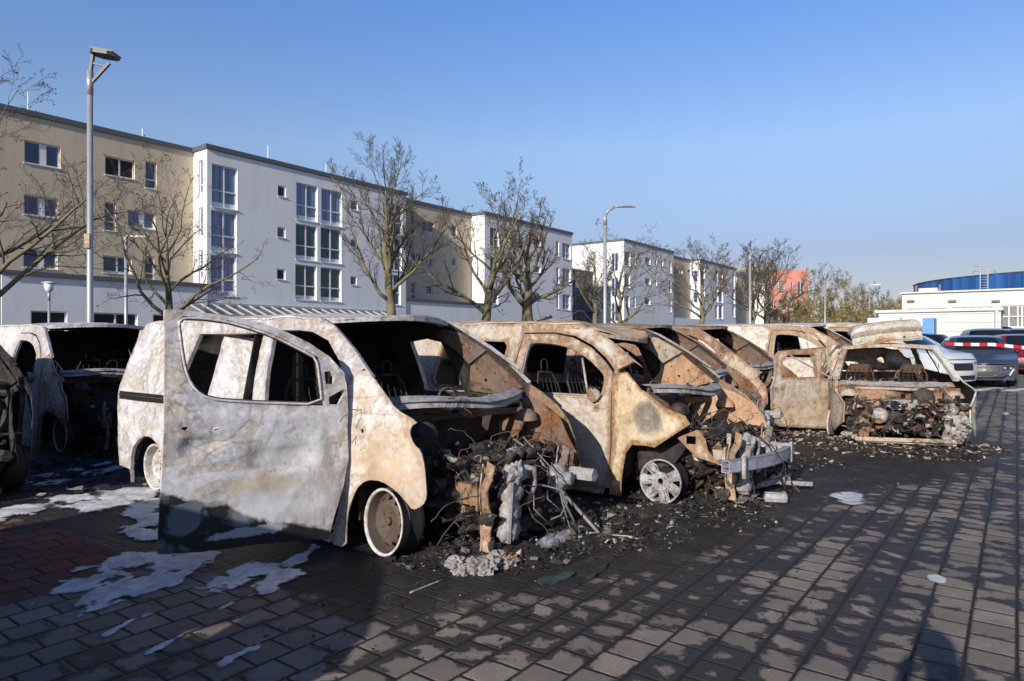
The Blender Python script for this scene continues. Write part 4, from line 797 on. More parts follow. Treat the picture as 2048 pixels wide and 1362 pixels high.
def foam(name, pxs, step=.03, h=.03, seed=0, thr=.0, rag=.9, label=None):
    """pxs: (px, py, rx, ry) ellipses in metres round the ground point seen at that pixel"""
    P = [(on_ground(a, b), rx, ry, rot) for a, b, rx, ry, rot in pxs]
    x0 = min(p.x - max(rx, ry) * 1.3 for p, rx, ry, r in P); x1 = max(p.x + max(rx, ry) * 1.3 for p, rx, ry, r in P)
    y0 = min(p.y - max(rx, ry) * 1.3 for p, rx, ry, r in P); y1 = max(p.y + max(rx, ry) * 1.3 for p, rx, ry, r in P)
    nx, ny = int((x1 - x0) / step), int((y1 - y0) / step); H = np.zeros((nx + 1, ny + 1))
    for i in range(nx + 1):
        for j in range(ny + 1):
            x, y = x0 + i * step, y0 + j * step; f = -9
            for p, rx, ry, r in P:
                a, b = x - p.x, y - p.y; ca, sa = math.cos(r), math.sin(r); f = max(f, 1 - math.hypot((a * ca + b * sa) / rx, (-a * sa + b * ca) / ry))
            if f > -1.2: f += rag * (noise.noise(V(x * 3.1, y * 3.1, seed)) * .7 + noise.noise(V(x * 8, y * 8, seed)) * .45 + noise.noise(V(x * 22, y * 22, seed)) * .25) - thr
            H[i, j] = f
    vs, fs, idx = [], [], {}
    for i in range(nx):
        for j in range(ny):
            q4 = [(i, j), (i + 1, j), (i + 1, j + 1), (i, j + 1)]
            if sum(H[a] > 0 for a in q4) < 3: continue
            f = []
            for a in q4:
                if a not in idx:
                    idx[a] = len(vs); x, y = x0 + a[0] * step, y0 + a[1] * step; hh = max(0, H[a])
                    vs.append(V(x, y, gz(x) + .004 + h * min(1, hh * 1.6) ** .5 * (.6 + .5 * noise.noise(V(x * 6, y * 6, 3))) if hh > 0 else gz(x) + .003))
                f.append(idx[a])
            fs.append(tuple(f))
    m = MB(); m.add(vs, fs, 0, True)
    o_ = m.build(name, [M['foam']]); at_ = o_.data.attributes.new('depth', 'FLOAT', 'POINT'); inv = {v_: k_ for k_, v_ in idx.items()}
    at_.data.foreach_set('value', np.array([max(0., min(1., H[inv[q_]] * 1.6)) for q_ in range(len(vs))])); tag(o_, kind='stuff', label=label)
foam('fire_foam', [(215, 1010, .35, .35, 0), (130, 1000, .5, .22, .3), (260, 990, .5, .3, .2), (30, 1025, .5, .22, .4), (60, 960, 1.2, .14, .4), (200, 945, .9, .12, .4), (290, 1030, .18, .55, -.2), (300, 1070, .14, .3, 0)], .02, .028, 1, -.02, 1.25)
foam('fire_foam', [(290, 1120, .45, .20, .1), (215, 1150, .5, .12, .3), (350, 1125, .35, .22, .2), (240, 1185, .35, .14, .3), (310, 1170, .35, .10, .3), (500, 1150, .30, .17, .5), (540, 1165, .25, .12, .5), (600, 1115, .25, .08, .5), (450, 1215, .12, .05, .4)], .012, .012, 2, -.02, 1.25)
foam('fire_foam', [(250, 1250, .22, .04, .4), (330, 1290, .2, .03, .4), (480, 1310, .22, .07, .3), (300, 1230, .2, .07, .3)], .012, .006, 3, .42, 1.3)
foam('fire_foam', [(1700, 997, .34, .16, .2), (1672, 992, .2, .1, .1)], .012, .015, 4, .1, .8)
foam('fire_foam', [(1968, 792, 1.6, .35, -.4), (2040, 793, 1.2, .4, -.4), (1950, 870, .3, .1, 0), (2010, 838, .4, .1, 0)], .07, .02, 5, .25, 1.0)
foam('fire_foam', [(1872, 1160, .10, .05, 0), (1745, 915, .10, .05, 0)], .015, .01, 6, .0, .8)
# ================================================================ debris
def rubble(name, pts, seed, mats, n, smin, smax, label, hl=.0):
    """heaps and strewn bits: pts = (px,py,radius m, heap height)"""
    rnd = random.Random(seed); m = MB(); P = [(on_ground(a, b), r, h) for a, b, r, h in pts]
    for (p, r, h) in P:
        if h <= 0: continue
        k = int(max(18, r / .028)); step = 2 * r / k; vs = []; fs = []; idx = {}
        for i in range(k + 1):
            for j in range(k + 1):
                x, y = -r + i * step, -r + j * step; q_ = math.hypot(x, y) / r
                X_, Y_ = p.x + x, p.y + y; n_ = noise.noise(V(X_ * 5, Y_ * 5, seed)) * .8 + noise.noise(V(X_ * 14, Y_ * 14, seed)) * .5 + noise.noise(V(X_ * 34, Y_ * 34, seed)) * .4
                z = h * (max(0, 1 - q_ * q_) * (1 + .9 * n_)) - .012 * (q_ > .75) - .01 + .004 * n_
                idx[i, j] = len(vs); vs.append(V(X_, Y_, p.z + z + gz(X_)))
        for i in range(k):
            for j in range(k):
                c4 = [idx[i, j], idx[i + 1, j], idx[i + 1, j + 1], idx[i, j + 1]]
                if max(vs[a].z - gz(vs[a].x) for a in c4) > 0: fs.append(tuple(c4))
        m.add(vs, fs, 0)
    tot = sum(r * r for p, r, h in P)
    for (p, r, h) in P:
        for i in range(int(n * r * r / tot) + 1):
            a = rnd.random() * 6.283; q_ = rnd.random() ** .6 * 1.25; X_, Y_ = p.x + r * q_ * math.cos(a), p.y + r * q_ * math.sin(a)
            s = smin * (smax / smin) ** (rnd.random() ** 2.2); z = gz(X_) + max(0, h * (1 - q_ * q_)) * .9 + s * .25; mt = rnd.choice([0, 0, 0, 0, 0, 1, 1, 1, 2, 3, 4])
            o = V(X_, Y_, z)
            if rnd.random() < .6:
                vs = [o + V(rnd.gauss(0, .5), rnd.gauss(0, .5), rnd.gauss(0, .28)) * s for _ in range(5)]
                m.add(vs, [(0, 1, 2), (0, 2, 3), (0, 3, 1), (1, 3, 4), (1, 4, 2), (2, 4, 3)], mt)
            elif rnd.random() < .7:
                rot = Matrix.Rotation(rnd.random() * 6, 3, 'Z') @ Matrix.Rotation(rnd.gauss(0, .35), 3, 'X'); m.box(o, (s * 1.5, s * .8, s * .08), mt, rot)
            else: m.blob(o, s * .4, mt, .7, 2.5, 1, rnd.random() * 50)
    tag(m.build(name, mats), label=label, kind='stuff')
DM = [M['char'], M['soot_brown'], M['alu'], M['ashlump'], M['glass_shard']]
rubble('burnt_debris', [(900, 1110, .35, .03), (1010, 1100, .42, .07), (1130, 1075, .45, .05), (1080, 1020, .5, .05), (950, 1030, .6, .05), (1180, 1030, .4, .04)], 1, DM, 5200, .005, .055, 'black rubble strewn before the nearest van')
rubble('burnt_debris', [(1290, 1020, .4, .03), (1400, 985, .6, .06), (1500, 960, .5, .06), (1240, 1060, .45, .012), (1560, 920, .6, .06), (1440, 1030, .4, .02)], 2, DM, 5200, .005, .055, 'grey rubble round the loose alloy wheel')
rubble('burnt_debris', [(1640, 880, .7, .06), (1740, 895, .7, .05), (1850, 905, .6, .04), (1930, 900, .4, .03), (1590, 870, .6, .04)], 3, [M['char'], M['tan'], M['ashlump'], M['soot_brown'], M['alu']], 4800, .006, .07, 'brown and grey rubble before the burnt car')
rubble('grit', [(1000, 1180, .8, 0), (800, 1180, .7, 0), (1300, 1100, 1.0, 0), (1550, 1010, 1.0, 0), (1800, 960, 1.4, 0), (650, 1200, .5, 0)], 4, [M['char'], M['soot_brown'], M['ashlump'], M['soot_brown'], M['char']], 1300, .004, .022, 'fine grit scattered over the paving')
rubble('grit', [(1300, 1250, .9, 0), (1600, 1150, 1.1, 0), (950, 1290, .6, 0), (500, 1250, .7, 0)], 5, [M['ashlump'], M['char'], M['ashlump'], M['char'], M['char']], 260, .003, .012, 'pale specks scattered over the open paving')
rubble('burnt_debris', [(200, 960, .6, .03), (60, 950, .7, .04), (130, 930, .6, .04)], 6, DM, 500, .01, .09, 'dark rubble under the left vans')
m = MB(); p = on_ground(945, 1142)
for i in range(10): m.blob(p + V(random.Random(i).gauss(0, .07), random.Random(i + 9).gauss(0, .06), .02 + .02 * (i % 3)), .055, 0, .33, 2.2, 4, i, (1, 1.1, .8))
tag(m.build('ash_heap', [M['ashlump']]), 'small crumbling heap of white ash before the nearest van', 'ash heap')
m = MB(); p = on_ground(1018, 1132); m.blob(p + V(0, 0, .03), .07, 0, .35, 3, 4, 3, (1.4, .7, .6)); m.blob(p + V(.1, 0, .02), .04, 0, .6, 3, 2, 4)
tag(m.build('ash_lump', [M['tan']]), 'pale tan lump beside the heap of white ash', 'ash lump')
def crumple(name, px, py, L, Wd, rz, label, cat, mat, z=.02, tilt=0, curve=.03, seed=0, steps=.03):
    p = on_ground(px, py); m = MB(); m.panel(smooth_poly([(-L / 2, -Wd / 2), (L * .2, -Wd * .6), (L / 2, -Wd * .35), (L * .47, Wd * .3), (0, Wd / 2), (-L * .45, Wd * .4)], 1), [], lambda a, b: V(a, b, curve * math.sin(a * 6) + .02 * noise.noise(V(a * 8, b * 8, seed))), .008, steps, (0, 0), dent=.012, dfreq=9, seed=seed)
    o = m.build(name, [mat]); o.location = (p.x, p.y, p.z + z + gz(p.x)); o.rotation_euler = (tilt, 0, rz); return tag(o, label, cat)
crumple('bumper_piece', 1112, 1092, .46, .10, R(-2), 'blue grey length of bumper in the rubble before the nearest van', 'car part', M['beam'], .06, R(35), .01, 1)
crumple('metal_strip', 1205, 1075, .34, .07, R(10), 'pale twisted strip beside the bumper piece', 'car part', M['alu'], .025, .3, .02, 2)
crumple('sooty_sheet', 1150, 1150, .62, .22, R(0), 'flat blackened sheet on the edge of the soot field', 'sheet', M['char'], .012, .02, .0, 3)
crumple('glass_sheet', 1050, 1065, .30, .16, R(40), 'crumpled green glass leaning on the rubble', 'glass', M['glass_shard'], .09, .8, .05, 4)
crumple('glass_sheet', 1000, 1085, .20, .12, R(100), 'small crumpled green glass near the white ash', 'glass', M['glass_shard'], .07, .7, .05, 5)
crumple('glass_sheet', 1110, 1160, .28, .12, R(-15), 'flat melted green glass sheet on the blackened sheet', 'glass', M['glass_shard'], .022, .05, .01, 6)
crumple('grey_plate', 1490, 1003, .42, .12, R(-10), 'pale flat plate under the second van bumper', 'car part', M['alu'], .05, .1, .01, 7)
m = MB(); p = on_ground(1185, 1078); m.tube([p + V(0, 0, .02), p + V(.12, -.10, .02), p + V(.18, -.20, .015), p + V(.19, -.28, .008), p + V(.28, -.34, .006)], .006, 6); tag(m.build('cable', [M['tan']]), 'pale cable curling away from the bumper piece', 'cable')
m = MB(); p = on_ground(1543, 1008); d0 = V(.45, -.9, 0).normalized(); m.lathe([(.035, 0), (.048, .0), (.05, .01), (.05, .18), (.045, .19), (.03, .19), (.03, .03), (.001, .03)], p + V(0, .06, .055), d0, 8, 0, False); tag(m.build('crash_can', [M['alu']]), 'octagonal pale metal can on the ground by the bumper beam', 'car part')
m = MB(); p = on_ground(1500, 990); m.beam(p + V(0, 0, .08), p + V(.42, -.25, .13), .045, .05); m.beam(p + V(.3, -.2, .1), p + V(.5, -.45, .08), .03, .04); tag(m.build('metal_bar', [M['alu']]), 'bent pale bar on the ground ahead of the second van', 'car part')
m = MB(); m.tube([on_ground(820 + i * 3, 1188 - i * 1.2) + V(0, 0, .008) for i in range(0, 22, 3)], .006, 5); tag(m.build('thin_strip', [M['tan']]), 'short brown strip lying on the soot before the ash heap', 'strip')
for i, (a, b, lab) in enumerate([(975, 1142, 'rounded grey stone-like lump by the ash heap'), (1055, 985, 'tiny blue pale scrap in the rubble')]):
    m = MB(); m.blob(on_ground(a, b) + V(0, 0, .02), .025, 0, .4, 2, 2, i); tag(m.build('scrap', [M['ashlump']]), lab, 'scrap')
# ================================================================ buildings
def plaster(name, c, streak=.32):
    t = NT(name); a = t.noise(.35, 5, .6); b = t.noise(1.2, 6, .65, 0, (0, 0, 0), (1.5, 1.5, .15)); f = t.noise(60, 3)
    k = t.mix(t.ramp(a, [(.3, 0.), (.7, 1.)]), tuple(x * .93 for x in c), tuple(min(.85, x * 1.05) for x in c))
    k = t.mix(t.math('MULTIPLY', t.ramp(b, [(.52, 0.), (.75, 1.)]), streak), k, tuple(x * .4 for x in c)); t.col(k); t.set(Roughness=.9); t.bump(f, .004, .4); return t.m
M['cream'] = plaster('cream_render', (.62, .52, .38)); M['white'] = plaster('white_render', (.83, .83, .84)); M['grey_trim'] = plain('grey_metal_trim', (.12, .13, .14), .5, .2)
M['pink'] = plaster('red_pink_render', (.58, .23, .18)); M['frame'] = plain('white_window_frame', (.78, .78, .79), .45, var=.04); M['gtrim'] = plain('light_grey_roof_trim', (.42, .42, .42), .6)
def glassm(name, c, rough=.06, seed=0):
    t = NT(name); a = t.noise(1.3, 3, .5, 0, (seed, 0, 0)); t.col(t.mix(t.ramp(a, [(.35, 0.), (.65, 1.)]), tuple(x * .5 for x in c), c)); t.set(Roughness=rough); t.b.inputs['Specular IOR Level'].default_value = .8; return t.m
M['pane'] = glassm('blue_sky_tinted_glass', (.05, .08, .19)); M['pane_c'] = glassm('glass_before_pale_curtain', (.17, .23, .40), .1, 4); _t = NT('curtained_glass'); _q = _t.noise(1, 3, .6, 0, (3, 0, 0), (9, 9, .15)); _t.col(_t.mix(_t.ramp(_q, [(.40, 0.), (.60, 1.)]), (.09, .13, .26), (.26, .32, .48))); _t.set(Roughness=.1); _t.b.inputs['Specular IOR Level'].default_value = .8; M['pane_c'] = _t.m  # pane: blue reflection of the sky painted into its colour
M['pane_g'] = glassm('teal_reflecting_glass', (.04, .075, .085), .05, 8); M['pane_d'] = plain('dark_open_window', (.01, .01, .01), .6)
M['bluef'] = plain('blue_steel_frame', (.02, .05, .16), .5)
M['blind'] = plain('grey_blind', (.16, .155, .15), .5)
BV, CV = 40.97, 42.62          # front planes of the white bays and of the cream recesses
def facade(parent, name, v, u0, u1, z0, z1, wins, mat, thick=.3, axis='v', sgn=1):
    """a wall on the plane v=const (axis v) or u=const (axis u); wins: (a0, a1, z0, z1, style)"""
    m = MB(); hs = [rect(a0 + .0, b0, a1, b1) for a0, a1, b0, b1, st in wins]
    f = (lambda a, z: V(a, v, z)) if axis == 'v' else (lambda a, z: V(v, -a, z))
    if axis == 'u': pol = rect(-u1, z0, -u0, z1); hs = [rect(-h[1][0], h[0][1], -h[0][0], h[2][1]) for h in hs]
    else: pol = rect(u0, z0, u1, z1)
    m.panel(pol, hs, f, thick, 6, (0, 0), smooth=False); o = m.build(name, [mat], parent)
    for a0, a1, b0, b1, st in wins: window(parent, v, a0, a1, b0, b1, st, axis)
    return o
def window(parent, v, a0, a1, b0, b1, st, axis='v'):
    P = (lambda a, z, d: V(a, v + d, z)) if axis == 'v' else (lambda a, z, d: V(v + d, a, z))
    fw_ = .07; m = MB(); dep = .12
    def bar(x0, z0, x1, z1, d0=dep, d1=dep + .06): m.bb(P(x0, z0, d0), P(x1, z1, d1))
    bar(a0, b0, a1, b0 + fw_); bar(a0, b1 - fw_, a1, b1); bar(a0, b0 + fw_, a0 + fw_, b1 - fw_); bar(a1 - fw_, b0 + fw_, a1, b1 - fw_)
    w_ = a1 - a0; h_ = b1 - b0
    if st[0] in '2': bar((a0 + a1) / 2 - .045, b0 + fw_, (a0 + a1) / 2 + .045, b1 - fw_, dep - .005, dep + .05)
    if st[0] in '4':
        zc = b0 + h_ * .40; bar(a0 + fw_, zc - .045, a1 - fw_, zc + .045, dep - .005, dep + .05); bar((a0 + a1) / 2 - .05, b0 + fw_, (a0 + a1) / 2 + .05, b1 - fw_, dep - .01, dep + .045)
    if st[0] == '3': bar(a0 + w_ * .42, b0 + fw_, a0 + w_ * .62, b1 - fw_, dep - .005, dep + .05)
    if st[0] == 'h': zc = b0 + h_ * .33; bar(a0 + fw_, zc - .04, a1 - fw_, zc + .04, dep - .005, dep + .05)
    m.bb(P(a0 - .05, b0 - .05, -.06), P(a1 + .05, b0 - .005, .02))
    w = m.build('window', [M['frame']], parent)
    pm_ = {'b': 'pane', 'c': 'pane_c', 'g': 'pane_g', 'd': 'pane_d', 'l': 'blind'}[st[1] if len(st) > 1 else 'b']
    p = MB(); p.bb(P(a0 + .03, b0 + .03, dep + .065), P(a1 - .03, b1 - .03, dep + .085)); 
    if st[1:2] == 'c' or st[1:2] == 'g':
        p.bb(P(a0 + .08, b0 + .08, dep + .055), P(a1 - .08, b0 + h_ * .13, dep + .064), 1)
    p.build('pane', [M[pm_], M['frame']], w)
    return w
def wv(v, l, ox, oy, s, st): # windows given by zoomed pixel boxes on plane v
    out = []
    for (x0, x1, y0, y1), k in zip(l, st):
        u0, za = on_v(ox + x0 / s, oy + y0 / s, v); _, zb = on_v(ox + x0 / s, oy + y1 / s, v); u1, _ = on_v(ox + x1 / s, oy, v); out.append((u0, u1, zb, za, k))
    return out
S1 = 1589 / 700; S2 = 2048 / 700; S3 = 2048 / 700
ZB, ZT = 4.95, 13.62
def slab_roof(parent, u0, u1, v0, v1, z, mat='grey_trim', o=.12):
    m = MB(); m.bb((u0 - o, v0 - o, z), (u1 + o, v1, z + .28)); m.build('roof', [M[mat]], parent)
def rod(u, v, z, h):
    m = MB(); m.tube([(u, v, z), (u, v, z + h)], .035, 5); m.box((u, v, z + .1), (.3, .3, .2)); return m.build('lightning_rod', [M['frame']])
b = empty('apartment_building', (0, 0, 0)); tag(b, 'long cream and white apartment block behind the vans, at the left', 'building')
A1 = [(110, 275, 497, 600), (477, 612, 568, 655), (660, 712, 592, 715), (108, 265, 745, 835), (473, 525, 778, 908), (580, 705, 815, 892), (105, 262, 992, 1076), (468, 598, 1022, 1100), (655, 700, 1025, 1140)]
U_A0 = 4.0; U_B = 22.6
facade(b, 'cream_wall', CV, U_A0, U_B, ZB, ZT, wv(CV, A1, 0, 60, S1, ['3b', '2d', 'hb', '3b', 'hb', '3c', '3b', '2g', 'hg']), M['cream'])
G1 = [(140, 305, 1242, 1310), (425, 625, 1255, 1330), (695, 760, 1265, 1335)]
u_left = on_v(3, 600, BV - .1)[0]
facade(b, 'ground_floor_wall', BV - .1, u_left, U_B - .02, 0, ZB - .1, [(a, c, 1.7, 3.05, k) for a, c, _, _, k in wv(BV - .1, G1, 0, 60, S1, ['1d', '2d', '1d'])], M['white'])
m = MB(); m.bb((u_left - .1, BV - .25, ZB - .1), (U_B - .02, CV + .1, ZB + .12)); m.build('ledge', [M['grey_trim']], b)
m = MB(); m.bb((u_left, BV, 0), (u_left + .3, CV + 10, ZB - .12)); m.bb((U_A0, CV + .35, ZB + .15), (U_A0 + .3, CV + 12, ZT)); m.build('side_wall', [M['white']], b)
slab_roof(b, U_A0, U_B, CV, CV + 12, ZT)
# white bay
u_e = on_v(812, 400, BV)[0]
W1 = [(962, 1078, 605, 800), (959, 1075, 815, 1003), (957, 1073, 1018, 1203), (1262, 1298, 703, 753), (1260, 1296, 892, 940), (1258, 1296, 1083, 1132),
      (1345, 1442, 690, 858), (1459, 1553, 717, 880), (1343, 1440, 877, 1040), (1456, 1550, 893, 1052), (1341, 1438, 1062, 1223), (1456, 1550, 1075, 1230)]
W1s = ['4c', '4c', '4c', '1d', '1b', '1d', '4c', '4c', '4g', '4g', '4g', '4g']
W2_ = [(298, 338, 500, 552), (298, 337, 725, 770), (296, 333, 942, 993), (520, 600, 515, 693), (514, 596, 715, 905), (508, 590, 930, 1108)]
ww = wv(BV, W1, 0, 60, S1, W1s) + wv(BV, W2_, 600, 230, S2, ['1b', '1b', '1b', '4b', '4b', '4b'])
facade(b, 'bay_wall', BV, U_B, u_e, 0, ZT, ww, M['white'])
sw_ = [(41.45, 42.0, z0, z1, 'hc') for z0, z1 in ((10.7, 13.0), (8.0, 10.0), (5.3, 7.3))]
facade(b, 'bay_side_wall', U_B, BV + .32, CV + .0, ZB + .15, ZT, sw_, M['white'], .3, 'u')
slab_roof(b, U_B, u_e, BV, CV + 12, ZT + .02)
# glazed canopy
m = MB(); u0c = on_v(410, 620, BV - 2)[0]; u1c = on_v(812, 630, BV - 2)[0]
m.panel(rect(u0c, 0, u1c, 1), [], lambda u, k_: V(u, BV - 2.2 * k_ - .02, 3.75 - .75 * k_), .03, 5, (0, 0), smooth=False)
cp = m.build('canopy_glass', [M['pane_g']], b); m = MB(); n_ = 20
for i in range(n_ + 1): u = u0c + (u1c - u0c) * i / n_; m.beam((u, BV, 3.82), (u, BV - 2.25, 3.06), .10, .08)
m.bb((u0c, BV - 2.32, 2.95), (u1c, BV - 2.22, 3.1)); m.bb((u0c, BV - .08, 3.74), (u1c, BV - .001, 3.92)); m.build('canopy_frame', [M['gtrim']], b)
# cream recess 2 and white bay 2
u_c = on_v(969, 420, BV)[0]; u_d = on_v(1144, 460, BV)[0]
A2 = [(650, 672, 590, 690), (712, 785, 615, 678), (888, 918, 645, 708), (650, 715, 802, 852), (760, 780, 840, 893), (888, 915, 835, 883), (650, 678, 978, 1078), (740, 778, 1000, 1050), (888, 912, 1010, 1060)]
facade(b, 'cream_wall', CV, u_e, u_c, ZB, ZT, wv(CV, A2, 600, 230, S2, ['hb', '2b', '1b', '2b', '1b', '1c', 'hb', '1b', '1c']), M['cream'])
facade(b, 'ground_floor_wall', BV + .1, u_e + .02, u_c - .02, 0, ZB - .1, [(a, c, 1.9, 2.9, k) for a, c, _, _, k in wv(BV, [(820, 908, 1, 2), (962, 1030, 1, 2)], 600, 230, S2, ['2l', '2l'])], M['white'])
m = MB(); m.bb((u_e + .02, BV - .02, ZB - .1), (u_c - .02, CV + .1, ZB + .12)); m.build('ledge', [M['grey_trim']], b)
slab_roof(b, u_e, u_c, CV, CV + 12, ZT)
A3 = [(1112, 1165, 655, 765), (1113, 1157, 835, 935), (1112, 1160, 1010, 1105), (1497, 1516, 735, 828), (1535, 1583, 748, 840), (1499, 1517, 890, 985), (1537, 1583, 897, 988), (1499, 1515, 1045, 1135), (1537, 1582, 1048, 1140), (1365, 1410, 720, 762), (1365, 1408, 880, 920), (1363, 1408, 1040, 1078)]
facade(b, 'bay_wall', BV, u_c, u_d, 0, ZT, wv(BV, A3, 600, 230, S2, ['4b', '4b', '4b', '1c', '4c', '1c', '4c', '1c', '4c', '1b', '1b', '1b']) + [(a, c, 1.9, 2.75, k) for a, c, _, _, k in wv(BV, [(1112, 1180, 1, 2), (1250, 1305, 1, 2)], 600, 230, S2, ['2l', '2l'])], M['white'])
facade(b, 'bay_side_wall', u_c, BV + .32, CV + .0, 0, ZT, [], M['white'], .3, 'u')
slab_roof(b, u_c, u_d, BV, CV + 12, ZT + .02)
# glass link
g0 = u_d; g1 = on_v(1232, 500, CV + 3)[0]
m = MB(); m.bb((g0, CV + 3, 0), (g1 + 6, CV + 3.1, 10.6)); gl = m.build('glazed_link', [M['pane_g']], b); m = MB()
for i in range(7): u = g0 + (g1 - g0 + 5) * i / 6; m.bb((u - .1, CV + 2.9, 0), (u + .1, CV + 3, 10.7))
for z in (2.9, 5.4, 7.9, 10.6): m.bb((g0, CV + 2.88, z - .12), (g1 + 6, CV + 2.98, z + .12))
m.bb((g0, CV + 2.86, 0), (g1 + 6, CV + 2.87, 2.3)); m.build('link_frame', [M['bluef']], b)
for (px, v, h, lab) in [(56, CV + 3, 1.9, 'thin lightning rod on the roof at the far left'), (285, CV + 3, 1.4, 'thin lightning rod on the roof right of the tall lamp'), (536, BV + 4, 2.2, 'thin lightning rod on the white roof, left one'), (652, BV + 4, 2.0, 'thin lightning rod on the white roof, right one')]:
    tag(rod(on_v(px, 300, v)[0], v, ZT + .3, h), lab, 'lightning rod', 'lightning rods on the roofs')
# second block
d = empty('apartment_building', (0, 0, 0)); tag(d, 'farther white and cream apartment block beyond the blue glazed link', 'building')
uD0 = on_v(1248, 480, BV)[0]; uD1 = on_v(1347, 500, BV)[0]; ZD = 14.5
D1 = [(380, 412, 358, 440), (430, 442, 370, 440), (498, 530, 393, 432), (554, 566, 405, 440), (590, 604, 412, 445), (638, 652, 415, 488), (380, 410, 490, 570), (498, 530, 515, 552), (554, 566, 525, 560), (638, 652, 530, 600), (384, 408, 618, 690), (430, 442, 625, 690), (498, 528, 635, 670), (640, 652, 645, 715)]
facade(d, 'front_wall', BV, uD0, uD1, 0, ZD, wv(BV, D1, 1120, 380, S3, ['2b', '1c', '2b', '1b', '1b', 'hc', '2b', '1b', '1b', 'hc', '2b', '1b', '1b', 'hc']), M['white'])
facade(d, 'side_wall', uD0, BV + .32, BV + 12, 0, ZD, [(BV + .9, BV + 1.9, z, z + 2.4, '2b') for z in (10.6, 7.3, 4)], M['white'], .3, 'u'); slab_roof(d, uD0, uD1, BV, BV + 12, ZD)
uE1 = on_v(1400, 520, BV)[0]; uF1 = on_v(1472, 540, BV)[0]; ZE = 14.4
facade(d, 'cream_wall', CV, uD1, uE1, 5, ZE, wv(CV, [(690, 718, 455, 485), (745, 762, 462, 492), (690, 715, 560, 590), (690, 715, 665, 695)], 1120, 380, S3, ['2c', '1b', '2b', '2b']), M['cream'])
facade(d, 'ground_floor_wall', BV + .1, uD1, uE1, 0, 4.95, [], M['white']); slab_roof(d, uD1, uE1, CV, CV + 12, ZE)
F1 = [(826, 848, 450, 520), (908, 926, 470, 560), (932, 954, 475, 565), (968, 978, 497, 520), (1008, 1024, 490, 575), (826, 848, 560, 620), (908, 926, 570, 655), (932, 954, 573, 660), (968, 978, 595, 618), (1008, 1024, 585, 665), (908, 926, 672, 755), (932, 954, 672, 755), (1008, 1024, 680, 745)]
facade(d, 'front_wall', BV, uE1, uF1, 0, ZE, wv(BV, F1, 1120, 380, S3, ['2b', 'hc', 'hc', '1b', 'hc'] * 2 + ['hc', 'hc', 'hc']), M['white']); facade(d, 'side_wall', uE1, BV + .32, CV, 0, ZE, [(41.4, 42.1, z, z + 1.8, '1b') for z in (11, 7.6)], M['white'], .3, 'u'); slab_roof(d, uE1, uF1, BV, BV + 12, ZE)
# third house with the curved overhanging roof
e = empty('apartment_building', (0, 0, 0)); tag(e, 'distant cream house with a wide curved grey roof', 'building'); 
uG = on_v(1474, 560, CV)[0]; uG1 = on_v(1560, 560, CV)[0]; uGw = on_v(1504, 560, CV)[0]
facade(e, 'cream_wall', CV, uG, uGw, 0, 13.5, [(uG + 4, uG + 7, 9, 11, '2b')], M['cream']); facade(e, 'white_wall', BV - 1, uGw, on_v(1533, 560, BV - 1)[0], 0, 15.5, [(uGw + 3 + 7 * i, uGw + 6 + 7 * i, z, z + 2.2, '2b') for i in range(2) for z in (4, 8, 12)], M['white'])
facade(e, 'side_wall', uGw, BV - .65, BV + 14, 0, 16.4, [], M['white'], .3, 'u')
m = MB(); m.panel(rect(0, 0, 1, 1), [], lambda a, b_: V(uGw - 4 + a * (on_v(1532, 560, BV - 1)[0] + 1 - uGw), BV - 4 + 22 * b_, 16.2 - 2.2 * math.sin(a * 3.1) * .5 + 2.4 * (b_) ** 2), .5, .1, (0, 0)); m.build('roof', [M['gtrim']], e)
# red house
rp = at_depth(1545, 560, 150); rq = at_depth(1617, 560, 150)
r_ = empty('apartment_building', (rp.x, rp.y, 0), math.atan2(rq.y - rp.y, rq.x - rp.x)); tag(r_, 'distant salmon red house behind bare trees', 'building'); Lr = (rq - rp).length
zt = 1.5 + (681 - 540) / 1350 * 150
facade(r_, 'front_wall', 0, 0, Lr, 0, zt, [(Lr * a, Lr * (a + w_), zt - z, zt - z + h_, k) for a, w_, z, h_, k in [(.18, .15, 5.2, 2.6, '2b'), (.52, .05, 5, 2.4, '1b'), (.70, .16, 5.6, 3, '2b'), (.46, .13, 9, 3, '2c'), (.68, .14, 9.3, 2.6, '2b'), (.2, .14, 9, 2.6, '2b'), (.2, .14, 13, 2.6, '2b'), (.46, .12, 13, 2.6, '2b'), (.7, .14, 13, 2.6, '2b')]], M['pink'])
m = MB(); m.bb((0, .32, 0), (Lr, 12, zt - .02)); m.build('body', [M['pink']], r_)
# ================================================================ hall on the right
HU = 62.0
t = NT('white_clad_panel'); t.col(t.mix(t.noise(.6, 4), (.50, .50, .48), (.57, .57, .55))); t.set(Roughness=.6); zz = t.xyz(); t.bump(t.ramp(t.math('FRACT', t.math('MULTIPLY', zz[2], 2.0)), [(.0, 0.), (.06, 1.)]), .03, .8); M['clad'] = t.m
M['clad_s'] = plain('smooth_white_cladding', (.56, .56, .545), .6, var=.05, scale=.5)
h = empty('workshop_hall', (0, 0, 0)); tag(h, 'low white clad workshop hall with roller doors, at the right edge', 'building')
hv0, zt0 = on_u(1804, 588, HU); hv0b = on_u(2110, 590, HU)[0]
wl_ = []
for x0, x1, y0, y1 in ((1815, 1892, 618, 640), (1905, 1985, 615, 640), (2000, 2090, 612, 655)):
    v1_, za = on_u(x0, y0, HU); v0_, _ = on_u(x1, y0, HU); _, zb = on_u(x0, y1, HU); wl_.append((v0_, v1_, zb, za, '2l'))
facade(h, 'front_wall', HU, hv0b, hv0, 0, zt0, wl_, M['clad_s'], .3, 'u')
m = MB()
